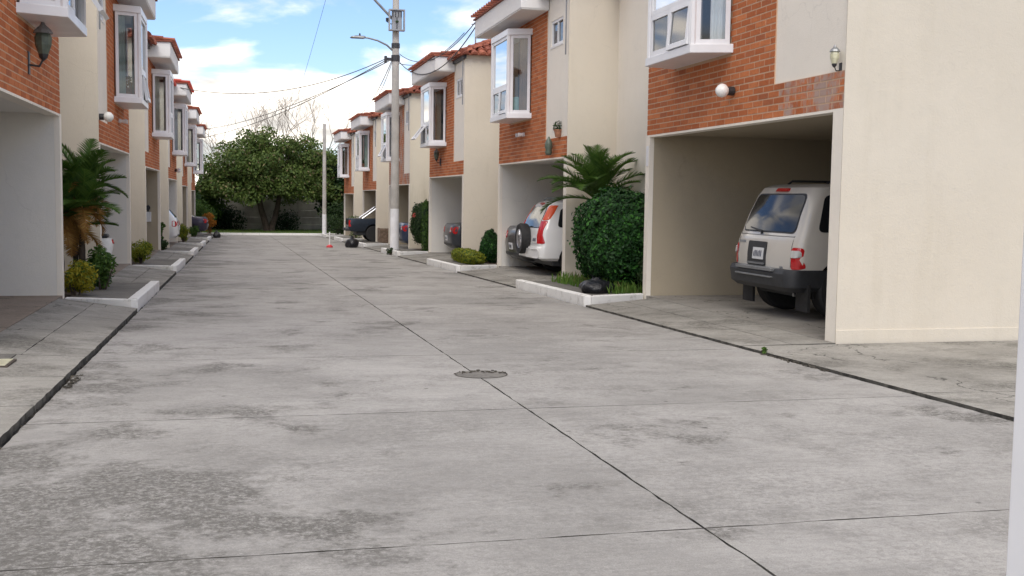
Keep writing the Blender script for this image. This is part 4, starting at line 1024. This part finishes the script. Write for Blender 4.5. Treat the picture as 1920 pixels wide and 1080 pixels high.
# left gardens
palm((-2.50, 18.4, gz(18.5)), 'clumping palm with dry orange lower fronds beside the nearest left house', 33, 17, .76, 1.50, .045, dry=.30, ups=(-.55, 1.5), ll=.30, stem_n=6, droops=(.2, .6))
shrub('shrub', (-2.22, 16.75, gz(16.7)), (.26, .48, .56), 2600, .06, 'leaf_yellow', 'yellow-leaved croton shrub at the foot of the left palm', 22, 18, asp=.42)
shrub('shrub', (-2.02, 18.0, gz(18)), (.34, .6, .68), 2600, .085, 'leaf_bush', 'bright green bushy shrub under the left palm', 23, 18, asp=.4)
shrub('shrub', (-2.18, 27.2, gz(27)), (.28, .9, .55), 2400, .075, 'leaf_lime', 'lime yellow shrub before the third left house', 24, 18, asp=.35)
shrub('shrub', (-2.30, 36.9, gz(37)), (.22, .9, .5), 1200, .08, 'leaf_shade', 'low dark green hedge plant before the fourth left house', 25, 12)
shrub('shrub', (-2.42, 38.4, gz(38)), (.12, .2, 1.25), 500, .07, 'leaf_bush', 'thin upright green plant against the fourth left house', 26, 9)
shrub('shrub', (-2.10, 46.9, gz(47)), (.30, .8, .85), 1300, .09, 'leaf_lime', 'tall yellow shrub just beyond the white hatchback', 27, 14)
shrub('shrub', (-2.05, 56.6, gz(57)), (.30, .9, .62), 1100, .09, 'leaf_bush', 'small bright green bush before the purple saloon', 28, 12)
shrub('shrub', (-1.55, 67.6, gz(67.6)), (.42, .5, 1.45), 1300, .13, 'leaf_orange', 'upright orange-leaved plant by the far left corner of the street', 29, 14, asp=.3)
shrub('shrub', (-2.15, 68.8, gz(68)), (.9, 1.0, 2.1), 2200, .14, 'leaf_bush', 'tall green shrub behind the orange-leaved plant', 30, 18)
shrub('weed', (4.93, 9.83, rz(9.83) - .02), (.05, .06, .09), 170, .032, 'leaf_bush', 'tiny green weed growing in the right-hand gutter', 31, 6, cat='weed')
shrub('weed', (4.86, 36.6, rz(36.6) - .02), (.16, .22, .24), 300, .06, 'leaf_shade', 'dark weed tuft in the gutter before the tall pole', 32, 8, cat='weed')

# ---- the big tree at the end of the street
def limb(m, p, q, r0, r1, rnd, n=5, wob=.12, sides=7):
    p, q = Vector(p), Vector(q); L = (q - p).length; pts = [p.lerp(q, i / n) + rvec(rnd) * wob * L * .3 * sin(pi * i / n) for i in range(n + 1)]
    m.tube(pts, [r0 + (r1 - r0) * i / n for i in range(n + 1)], sides); return pts
def broad_tree(loc, label, seed, clumps, trunks, leaf_n, leaf_s, mat, crown_r, name='tree', bark='bark'):
    rnd = random.Random(seed); root = plant(name, loc, label, 'tree'); tm = MB(); cm = MB()
    for (a, b, r0) in trunks: limb(tm, a, b, r0, r0 * .6, rnd, 6, .1, 8)
    tops = [Vector(t[1]) for t in trunks]
    for i, c in enumerate(clumps):
        c = Vector(c); t = min(tops, key=lambda q: (q - c).length)
        if i % 2 == 0: limb(tm, t, t.lerp(c, .8), .085, .02, rnd, 4, .2, 5)
        rad = crown_r * rnd.uniform(.75, 1.2); clump(cm, c, rad, int(leaf_n * (rad / crown_r) ** 2), leaf_s, rnd, (1.15, 1.0, .8), .45, .6, .45)
    stuff(cm.build('crown', mat, root, recalc=False)); tm.build('trunk', bark, root); return root
rnd = random.Random(77); cl = []
while len(cl) < 135:
    d = rvec(rnd); q = rnd.random() ** .4
    x, y, z = d.x * 4.3 * q, d.y * 3.0 * q, 3.0 + d.z * 3.75 * q
    if z < 2.35 + rnd.uniform(0, .5): continue
    if z > 6.75 - .16 * x * x * .85 and abs(x) > .5: continue
    cl.append((x, y, z))
for i in range(20): a = i / 20 * 2 * pi; cl.append((4.1 * cos(a) * rnd.uniform(.85, 1.0), 2.6 * sin(a), rnd.uniform(2.2, 3.2)))
for i in range(16): cl.append((rnd.uniform(2.4, 4.9), rnd.uniform(-1.5, 1.5), rnd.uniform(2.4, 5.0)))
broad_tree((2.05, 75.2, LZ), 'large round olive-green tree at the end of the street', 78, cl, [((-.15, 0, -.1), (-.75, .1, 2.9), .24), ((.1, 0, -.1), (.85, .1, 3.0), .21)], 300, .20, 'leaf_tree', .78)
def mass(loc, size, n, seed, label, mat='leaf_dark', leaf_s=.24, cn=26):
    rn = random.Random(seed); c_ = []
    for i in range(cn):
        d = rvec(rn); q = rn.random() ** .4; c_.append((d.x * size[0] * q, d.y * size[1] * q, size[2] * (.55 + .45 * d.z * q)))
    return broad_tree(loc, label, seed, c_, [((0, 0, -.1), (0, 0, size[2] * .45), .13)], n, leaf_s, mat, .8)
mass((-4.3, 74.2, LZ), (2.0, 1.6, 4.3), 220, 81, 'dark leafy tree left of the big tree, behind the orange plant', 'leaf_dark')
mass((-2.5, 76.8, LZ), (1.4, 1.2, 3.4), 220, 82, 'mid green low tree between the last left house and the big tree', 'leaf_bush')
mass((6.9, 76.2, LZ), (1.6, 1.5, 5.7), 240, 83, 'dark dense tree directly behind the short pole', 'leaf_dark')
mass((8.6, 74.0, LZ), (1.8, 1.6, 4.6), 240, 84, 'dark green tree behind the last right house', 'leaf_dark')
mass((6.3, 71.9, LZ), (.9, .6, 1.7), 160, 85, 'dark low bush on the lawn right of the short pole', 'leaf_shade', .16, 18)
mass((-1.0, 78.0, LZ), (.9, .5, 1.3), 170, 86, 'dark bush against the end wall left of the big trunk', 'leaf_dark', .18, 18)
mass((3.3, 77.6, LZ), (.7, .5, 1.1), 120, 87, 'small dark bush against the end wall right of the trunk', 'leaf_dark', .15, 12)
mass((-.8, 82.5, LZ), (2.2, 1.2, 4.2), 200, 88, 'dark tree beyond the end wall, left of the big trunk', 'leaf_shade', .24, 22)
mass((3.0, 82.8, LZ), (2.4, 1.2, 4.4), 200, 89, 'dark tree beyond the end wall, right of the big trunk', 'leaf_shade', .24, 22)
# bare trees beyond the end wall
def bare_tree(loc, h, seed, label, spread=.5):
    rn = random.Random(seed); root = plant('bare_tree', loc, label, 'tree', 'bare trees beyond the end wall'); m = MB(); tw = MB()
    def grow(p, d, L, r0, depth):
        q = p + d * L; mid = p.lerp(q, .5) + rvec(rn) * L * .07
        (m if depth < 2 else tw).tube([p, mid, q], [r0, r0 * .8, r0 * .62], 5 if depth < 2 else 3, cap=False)
        if depth >= 6: return
        for i in range(2 if depth else 3):
            nd = (d + rvec(rn) * spread * (1 + .1 * depth) + Vector((0, 0, .12))).normalized(); grow(q, nd, L * rn.uniform(.66, .88), r0 * .62, depth + 1)
        if depth > 1: grow(mid, (d + rvec(rn) * .9).normalized(), L * .6, r0 * .4, depth + 2)
    grow(Vector((0, 0, -.2)), Vector((rn.uniform(-.08, .08), 0, 1)).normalized(), h * .30, h * .014, 0)
    m.build('trunk', 'bark_pale', root); stuff(tw.build('twigs', 'bark_pale', root)); return root
BT = [(-1.2, 84, 8.4, 'leftmost bare grey tree rising above the big tree'), (.9, 86, 9.6, 'second bare grey tree from the left above the crown'), (3.0, 85, 10.0, 'tallest bare grey tree behind the big crown'), (5.6, 87, 9.9, 'bare grey tree right of centre with high forked twigs'), (8.0, 85, 8.3, 'rightmost bare grey tree above the short pole')]
for i, (x, y, h, lab) in enumerate(BT): bare_tree((x, y, LZ), h, 50 + i, lab)
# lawn grass
ground_tufts('lawn_grass', 'short green lawn grass beyond the street-end kerb', (-9, 14, END_Y + .2, 78.5), 9000, .12, 'grass_blade', 6, lambda y: LZ)

# ------------------------------------------------------------------ end wall of precast panels
wl = empty('end_wall', (0, 79.0, LZ)); tag(wl, 'grey precast panel wall behind the big tree', 'wall')
for i in range(11):
    x = -14 + i * 2.6
    MB().box(x - .09, x + .09, -.09, .09, -.2, 2.36).build('post', 'block_wall', wl, bevel=.01)
    if i < 10:
        for j in range(5): MB().box(x + .091, x + 2.509, -.04, .04, -.1 + j * .48, -.1 + j * .48 + .472).build('panel', 'block_wall', wl, bevel=.008)
for (x, z, w, h, lab) in ((.75, 1.62, .24, .18, 'left small white notice plate on the end wall'), (3.0, 1.62, .28, .24, 'right small white notice plate on the end wall')):
    o = MB().box(-w / 2, w / 2, -.012, .012, 0, h).build('notice_plate', 'white_plastic', bevel=.004); o.location = (x, 78.93, LZ + z); tag(o, lab, 'sign')

# ------------------------------------------------------------------ poles, lamps, wires
def pole(loc, h, r0, r1, white_h, label):
    root = empty('utility_pole', loc); tag(root, label, 'pole')
    rr = lambda z: r0 + (r1 - r0) * z / h
    m = MB(); m.lathe([(rr(white_h), white_h), (rr(h * .4), h * .4), (rr(h * .7), h * .7), (r1, h)], 18); o = m.build('shaft', 'pole_concrete', root); smooth_by_angle(o.data)
    m = MB(); m.lathe([(r0 + .004, -.2), (rr(white_h) + .004, white_h)], 18); o = m.build('painted_base', 'pole_white', root); smooth_by_angle(o.data)
    return root
PX, PY = 5.26, 38.4; PZ = rz(PY) + .13
p1 = pole((PX, PY, PZ), 11.0, .155, .095, 1.40, 'tall concrete utility pole with a white-painted foot, on the right')
def collar(z, r=.15, h=.1): MB().lathe([(r, z), (r, z + h)], 14).build('clamp_band', 'dark_metal', p1)
collar(6.28 + .56, .145, .16); collar(7.62, .14, .08); collar(5.8 + .6, .15, .2)
bxr = empty('meter_cage', (PX, PY - .24, 6.90)); tag(bxr, 'grey slatted metal box high on the tall utility pole', 'box')
MB().box(-.17, .17, -.05, .06, -.02, .60).build('box_body', 'grey_metal', bxr, bevel=.01)
for x in (-.25, .25): MB().box(x - .02, x + .02, -.11, .10, -.05, .66).build('side_rail', 'grey_metal', bxr)
for z in (-.05, .62): MB().box(-.23, .23, -.112, .102, z, z + .04).build('cross_rail', 'grey_metal', bxr)
for x in (-.14, -.05, .05, .14): MB().box(x - .014, x + .014, -.105, -.085, .40, .62).build('slat', 'dark_metal', bxr)
MB().box(-.012, .012, -.10, -.08, .0, .40).build('slat', 'dark_metal', bxr); MB().box(-.05, .05, -.112, -.09, .22, .28).build('latch', 'leaf_dark', bxr, bevel=.005)
sl = empty('street_lamp', (PX, PY, 6.22)); tag(sl, 'curved-arm street lamp on the tall utility pole', 'street lamp')
m = MB(); m.tube([(-.10, 0, 0), (-.30, -.02, .17), (-.62, -.03, .31), (-.95, -.04, .38), (-1.15, -.04, .39)], [.035, .032, .03, .028, .026], 8); m.build('arm', 'grey_metal', sl)
m = MB(); hs = Shell([(.345, -1.52, -1.08, .07, .06, .05), (.37, -1.55, -1.02, .11, .09, .07), (.41, -1.50, -1.02, .10, .08, .07), (.44, -1.38, -1.05, .06, .05, .05)], .0); o = hs.mesh().build('lamp_head', 'grey_metal', sl); smooth_by_angle(o.data); o.location = (0, -.04, 0)
MB().lathe([(.03, .44), (.03, .50), (.01, .53)], 8, (-1.22, -.04, 0)).build('photocell', 'dark_metal', sl)
s2 = empty('street_lamp', (PX, PY, 7.1)); tag(s2, 'straight strut arm rising left from the pole above the slatted box', 'street lamp')
m = MB(); m.tube([(-.06, -.02, .12), (-1.0, -.05, 1.05), (-1.55, -.06, 1.45), (-2.0, -.06, 1.52)], [.045, .042, .038, .034], 8); m.build('arm', 'grey_metal', s2)
o = Shell([(1.46, -2.55, -1.98, .08, .06, .05), (1.49, -2.58, -1.92, .13, .1, .07), (1.54, -2.5, -1.92, .12, .1, .07), (1.57, -2.35, -1.98, .06, .05, .05)], 0).mesh().build('lamp_head', 'grey_metal', s2); smooth_by_angle(o.data)
ins = MB(); ins.lathe([(.02, 0), (.05, .02), (.05, .05), (.03, .06), (.05, .08), (.05, .12), (.02, .14)], 10, (-.30, -.05, .02)); ins.tube([(-.30, -.05, .02), (-.14, -.02, -.05)], .014, 6); ins.build('insulator', 'dark_metal', p1).location = (0, 0, 7.38 + .3)
p2 = pole((5.08, 68.0, rz(68) + .1), 6.6, .13, .09, 1.22, 'short concrete pole with a white foot at the far right kerb')
br = MB(); br.box(-.36, -.10, -.05, .05, -.05, .05); br.box(-.38, -.30, -.09, .09, -.12, .10); br.build('wire_bracket', 'dark_metal', p1).location = (0, 0, 5.92 + .54)
def wire(a, b, sag, label, rad=.011):
    a, b = Vector(a), Vector(b); n = 22
    pts = [a.lerp(b, i / n) - Vector((0, 0, sag * 4 * (i / n) * (1 - i / n))) for i in range(n + 1)]
    o = MB().tube([p - a for p in pts], rad, 5).build('overhead_wire', 'wire', smooth=True); o.location = a; return tag(o, label, 'wire', 'overhead wires')
wj = (PX - .30, PY - .05, 5.95)
wire(wj, (XL + .3, Y0 + PER * 3 + 1.5, FL(3) + 5.6), .6, 'long sagging wire from the pole across the street to the left houses', .014)
wire((wj[0], wj[1], 5.9), (-3.4, 74, 4.6), .55, 'wire from the pole running down over the tree to the far left', .015)
wire((wj[0] + .05, wj[1], 5.85), (-2.9, 77, 5.4), .5, 'second wire from the pole running down over the big tree', .015)
wire((PX - .12, PY, 5.9), (5.5, Y0 + PER * 4 + 2, FR(4) + 5.85), .25, 'steep wire from the pole to the fifth right roof', .013)
wire((PX - .08, PY, 5.95), (5.45, Y0 + PER * 3 + 5.3, FR(3) + 5.85), .12, 'short steep wire from the pole to the fourth right roof', .011)
wire((PX + .13, PY, 6.12), (5.45, Y0 + PER + 5.8, FR(1) + 5.72), .55, 'upper wire from the pole to the second right roof corner', .012)
wire((PX + .13, PY, 5.85), (5.47, Y0 + PER + 5.7, FR(1) + 5.66), .75, 'lower sagging wire from the pole to the second right roof corner', .014)
wire((PX + .13, PY, 5.8), (6.1, Y0 + PER * 2 + .6, FR(2) + 6.3), .35, 'slack wire from the pole to the mast on the third right roof', .011)
wire((3.35, 37, 9.6), (2.6, 62, 4.6), .2, 'thin loose wire hanging across the sky left of the pole', .007)
ms = MB(); ms.tube([(0, 0, 0), (0, 0, .75)], .02, 6); ms.tube([(-.12, 0, .7), (.06, 0, .72)], .014, 5); o = ms.build('service_mast', 'grey_metal'); o.location = (6.5, Y0 + PER * 2 + 1.0, FR(2) + 5.9); tag(o, 'thin service mast on the third right roof', 'mast')

# ------------------------------------------------------------------ small things
def bag(loc, size, label, seed):
    rn = random.Random(seed); m = MB(); nu, nv = 26, 15; vs = []; ph = [rn.uniform(0, 6) for _ in range(6)]
    for j in range(nv + 1):
        v = j / nv; prof = (sin(pi * min(1, v * .82 + .20)) ** .55) * (1 - .80 * max(0, v - .74) / .26)
        if v > .88: prof = .14 + (v - .88) * 1.0
        for i in range(nu):
            a = 2 * pi * i / nu; k = 1 + .10 * sin(3 * a + ph[0] + 2 * v) + .07 * sin(5 * a + ph[1] - 5 * v) + .05 * sin(9 * a + ph[2]) * v + .03 * sin(14 * a + 9 * v + ph[3])
            vs.append((cos(a) * prof * k * size[0], sin(a) * prof * k * size[1], size[2] * (v * .98 - .02) * (1 + .05 * sin(2 * a + ph[4]) * v)))
    m.add(vs, [(j * nu + i, j * nu + (i + 1) % nu, (j + 1) * nu + (i + 1) % nu, (j + 1) * nu + i) for j in range(nv) for i in range(nu)] + [tuple(range(nu)), tuple(range(nv * nu, nv * nu + nu))])
    root = empty('bin_bag', loc); tag(root, label, 'bin bag', 'black bin bags put out by the kerbs'); m.build('sack', 'bag_plastic', root, smooth=True)
    k = MB()
    for s_ in (-1, 1): k.add([(0, 0, size[2] * .92), (s_ * size[0] * .18, .02, size[2] * 1.0), (s_ * size[0] * .38, 0, size[2] * 1.15), (s_ * size[0] * .2, -.04, size[2] * 1.12)], [(0, 1, 2, 3)])
    k.build('knot', 'bag_plastic', root, recalc=False); return root
bag((5.42, 16.55, rz(16.5) + .125), (.26, .24, .25), 'slumped black bin bag on the paving before the big hedge', 1)
bag((4.45, 44.9, rz(44.9)), (.27, .27, .46), 'black bin bag at the right kerb before the navy pickup', 2)
bag((-1.08, 62.0, rz(62)), (.19, .2, .40), 'small black bin bag at the far end of the left kerb', 3)
br_ = empty('marker_post', (3.56, 44.9, rz(44.9))); tag(br_, 'white marker post on a red foot standing in the street', 'marker post')
MB().lathe([(.13, 0), (.13, .05), (.09, .09), (.05, .11)], 18).build('foot', 'red_plastic', br_); MB().lathe([(.026, .10), (.026, .60), (.02, .62)], 10).build('post', 'white_plastic', br_)
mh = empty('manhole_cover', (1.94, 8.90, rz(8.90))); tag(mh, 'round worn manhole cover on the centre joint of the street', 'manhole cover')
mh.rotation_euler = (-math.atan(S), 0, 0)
m = MB(); m.lathe([(.205, -.01), (.205, .003), (.0005, .0035)], 40); m.build('lid', 'paving_dark', mh)
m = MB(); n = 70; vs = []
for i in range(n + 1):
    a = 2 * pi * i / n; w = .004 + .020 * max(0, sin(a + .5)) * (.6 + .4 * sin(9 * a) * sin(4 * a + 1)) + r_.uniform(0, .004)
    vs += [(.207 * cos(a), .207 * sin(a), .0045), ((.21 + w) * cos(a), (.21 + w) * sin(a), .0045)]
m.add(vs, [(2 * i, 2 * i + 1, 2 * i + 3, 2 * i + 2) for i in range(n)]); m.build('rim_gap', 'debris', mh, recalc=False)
m = MB()
for i in range(34):
    a = r_.uniform(.3, 2.9); q = r_.uniform(.12, .25); x, y = q * cos(a), q * sin(a); w = r_.uniform(.004, .014); m.box(x - w, x + w, y - w * .7, y + w * .7, .003, .006 + w * .25)
stuff(m.build('crumbs', 'debris', mh))
wb = empty('wooden_crate', (6.34, 49.25, gz(49))); tag(wb, 'brown wooden crate standing against the wall right of the navy pickup', 'crate')
for i in range(5): MB().box(-.3, -.27, -.45 + i * .18, -.45 + i * .18 + .17, 0, .62).build('plank', 'brown_wood', wb)
for i in range(4): MB().box(-.265 + i * .14, -.265 + i * .14 + .13, -.48, -.452, 0, .62).build('plank', 'brown_wood', wb)
MB().box(-.262, .27, -.44, .45, .02, .55).build('crate_core', 'brown_wood', wb)
def wall_globe(loc, sgn, label):
    r = empty('wall_lamp', loc); tag(r, label, 'wall lamp'); m = MB(); m.lathe([(.001, -.085), (.05, -.07), (.08, -.03), (.085, .0), (.08, .03), (.05, .07), (.02, .085)], 18, (-.15 * sgn, 0, 0)); o = m.build('globe', 'lamp_globe', r); smooth_by_angle(o.data, 60)
    m = MB(); m.lathe([(.055, -.075 * sgn), (.055, .0)], 14, (.0, 0, 0), 'x'); m.build('mount', 'dark_metal', r); return r
wall_globe((XR + .005, 13.02, FR(0) + 2.81), 1, 'white globe lamp on the brick of the nearest right house')
def lantern(loc, sgn, label, mat='lantern_glass', s=1.0):
    r = empty('wall_lantern', loc); r.scale = (s, s, s); tag(r, label, 'wall lamp'); x = -.14 * sgn
    o = MB().lathe([(.05, -.10), (.085, .0), (.09, .08), (.07, .12)], 8, (x, 0, 0)).build('glass_body', mat, r)
    MB().lathe([(.105, .12), (.085, .16), (.03, .21), (.012, .25)], 8, (x, 0, 0)).build('cap', 'grey_metal', r); MB().lathe([(.052, -.10), (.04, -.14), (.01, -.17)], 8, (x, 0, 0)).build('base', 'dark_metal', r)
    MB().tube([(0, 0, -.22), (x * .7, 0, -.23), (x, 0, -.15)], .012, 6).build('bracket', 'dark_metal', r); MB().box(min(0, .03 * sgn) - .02, max(0, .03 * sgn), -.04, .04, -.32, -.08).build('mount', 'dark_metal', r); return r
lantern((XR + .03, 10.50, FR(0) + 2.92), 1, 'yellowish glass lantern above the near end of the brick band, right', 'lantern_glass', .55)
lantern((XL + .0, 13.75, FL(0) + 3.04), -1, 'dark green carriage lantern under the nearest left bay window', 'lantern_green', 1.05)
wall_globe((XL - .01, Y0 + PER + .18, FL(1) + 2.84), -1, 'white globe lamp at the near corner of the second left house')
lantern((XR + .0, Y0 + PER * 2 + 3.6, FR(2) + 3.02), 1, 'small dark lantern below the black bay window', 'lantern_green', .9)
wall_globe((XL - .01, Y0 + PER * 3 + 4.3, FL(3) + 2.75), -1, 'yellowed globe lamp on the brick of the fourth left house')
for (y, sg) in ((Y0 + PER + 3.3, 1), (Y0 + PER + 3.55, -1)):
    rr = empty('floodlight', (XR + .005 if sg > 0 else XL - .005, y, (FR(1) if sg > 0 else FL(1)) + 2.98)); tag(rr, 'twin white spotlights below the bay of the second house on the %s' % ('right' if sg > 0 else 'left'), 'wall lamp')
    MB().box(-.03, .03, -.05, .05, -.04, .04).build('mount', 'white_plastic', rr)
    for q in (-.10, .10): MB().lathe([(.028, -.05 * sg), (.045, -.15 * sg), (.02, -.14 * sg)], 10, (.0, q, -.01), 'x').build('spot_head', 'white_plastic', rr)
def pot_plant(loc, label, mat='leaf_shade', s=1.0, seed=1):
    r = empty('potted_plant', loc); r.scale = (s, s, s); tag(r, label, 'potted plant'); MB().lathe([(.07, 0), (.10, .15), (.112, .15), (.112, .18), (.09, .18), (.08, .14)], 14).build('pot', 'terracotta', r)
    m = MB(); clump(m, (0, 0, .26), .13, 130, .09, random.Random(seed), asp=.3); stuff(m.build('foliage', mat, r, recalc=False)); return r
pot_plant((XR - .02, Y0 + PER + .55, FR(1) + BAND + .0), 'small potted plant on the brick ledge above the palm', 'leaf_shade', .8, 3)
pot_plant((XL + .22, Y0 + PER + 3.25, FL(1) + BAY_Z[0] + .112), 'brown pot plant inside the second left bay window', 'leaf_palm_dry', 1.15, 4)
pot_plant((XR - .25, Y0 + PER * 4 + 3.1, FR(4) + BAY_Z[0] + .112), 'green pot plant inside the fifth right bay window', 'leaf_bush', 1.2, 5)
tb = MB(); tb.lathe([(.13, 0), (.16, .12), (.12, .28), (.06, .36)], 14); o = tb.build('cushion', 'teal_cloth', smooth=True); o.location = (XR - .2, Y0 + PER + 3.15, FR(1) + BAY_Z[0] + .112); tag(o, 'teal cushion inside the second right bay window', 'cushion')
hb = MB(); hb.lathe([(.05, 0), (.075, .05), (.06, .1), (.08, .16), (.07, .25), (.03, .32), (.015, .36)], 14); o = hb.build('hanging_ornament', 'lantern_green', smooth=True); o.location = (XR - .09, Y0 + PER + .95, FR(1) + 2.46); tag(o, 'dark ornament hanging on the salted brick band above the palm', 'ornament')
mbx = empty('meter_box', (XL - .35, Y0 + PER * 2 + 5.5, FL(2) + .85)); tag(mbx, 'small white meter box with a dark dial in the third left garage', 'meter box')
MB().box(-.09, .09, -.06, .01, 0, .30).build('case', 'white_plastic', mbx, bevel=.01); MB().lathe([(.07, -.085), (.075, -.06)], 14, (0, 0, .42), 'y').build('dial', 'dark_metal', mbx); MB().box(-.03, .03, -.05, .01, .301, .5).build('conduit', 'dark_metal', mbx)
cl_ = empty('ceiling_lamp', (XR + .75, 10.95, FR(0) + BZ)); tag(cl_, 'small round ceiling lamp in the nearest right garage', 'lamp')
MB().lathe([(.10, 0), (.10, -.03), (.085, -.06)], 16).build('mount', 'grey_metal', cl_); o = MB().lathe([(.08, -.06), (.075, -.10), (.045, -.135), (.005, -.145)], 16).build('globe', 'lamp_globe', cl_)
nb = MB().box(-.008, .0, -.045, .045, 0, .3); o = nb.build('number_plate', 'blue_sign'); o.location = (XR - .001, Y0 + GW - .08, FR(0) + 1.95); tag(o, 'narrow pale blue plate on the far pier of the nearest right garage', 'sign'); setmat(o, 'pole_white')
# gutter litter and chipped concrete edges
def rubble(name, label, x, y0, y1, n, seed, size=.02):
    rn = random.Random(seed); m = MB()
    for i in range(n):
        y = rn.uniform(y0, y1); px = x + rn.gauss(0, .02); s_ = size * rn.uniform(.3, 1.2); z = rz(y) - .012
        vs = [(px + rn.uniform(-s_, s_), y + rn.uniform(-s_, s_) * 1.6, z + max(-.01, rn.uniform(-.3, .9) * s_)) for _ in range(6)]
        m.add(vs, [(0, 1, 2), (0, 2, 3), (0, 3, 4), (0, 4, 1), (5, 2, 1), (5, 3, 2), (5, 4, 3), (5, 1, 4)])
    o = m.build(name, 'debris'); tag(o, label, 'debris'); o['kind'] = 'stuff'
rubble('gutter_debris', 'dirt and crumbs lying in the right-hand gutter', KR - .0, 4, 16, 420, 1, .015)
rubble('gutter_debris', 'broken concrete crumbs in the gutter beside the tiny weed', KR + .01, 8.6, 9.75, 260, 2, .03)
rubble('gutter_debris', 'dirt and crumbs lying in the left-hand gutter', KL + .0, 3, 20, 420, 3, .016)
rubble('gutter_debris', 'dark crumbled patch in the left-hand gutter', KL + .05, 8.7, 9.4, 140, 4, .026)
# service lid in the left footway
sv = empty('inspection_cover', (-1.95, 9.75, zl_(-1.95, 9.75))); tag(sv, 'square mossy service lid set in the left footway', 'service lid')
MB().box(-.16, .16, -.2, .2, -.03, .008).build('frame', 'rust_iron', sv); MB().box(-.14, .14, -.18, .18, -.02, .013).build('lid', 'lantern_glass', sv)
# near gate post at the right edge of the picture
gp = empty('gate_post', (1.650, 2.0, rz(2.0))); tag(gp, 'white painted gate post at the extreme right edge', 'post')
MB().box(-.04, .04, -.04, .04, -.04, 2.2).build('post', 'frame_white', gp, bevel=.006); MB().box(-.05, .05, -.05, .05, 2.2, 2.22).build('cap', 'frame_white', gp, bevel=.004); MB().box(-.09, .09, -.09, .09, .0, .012).build('base_plate', 'frame_white', gp)
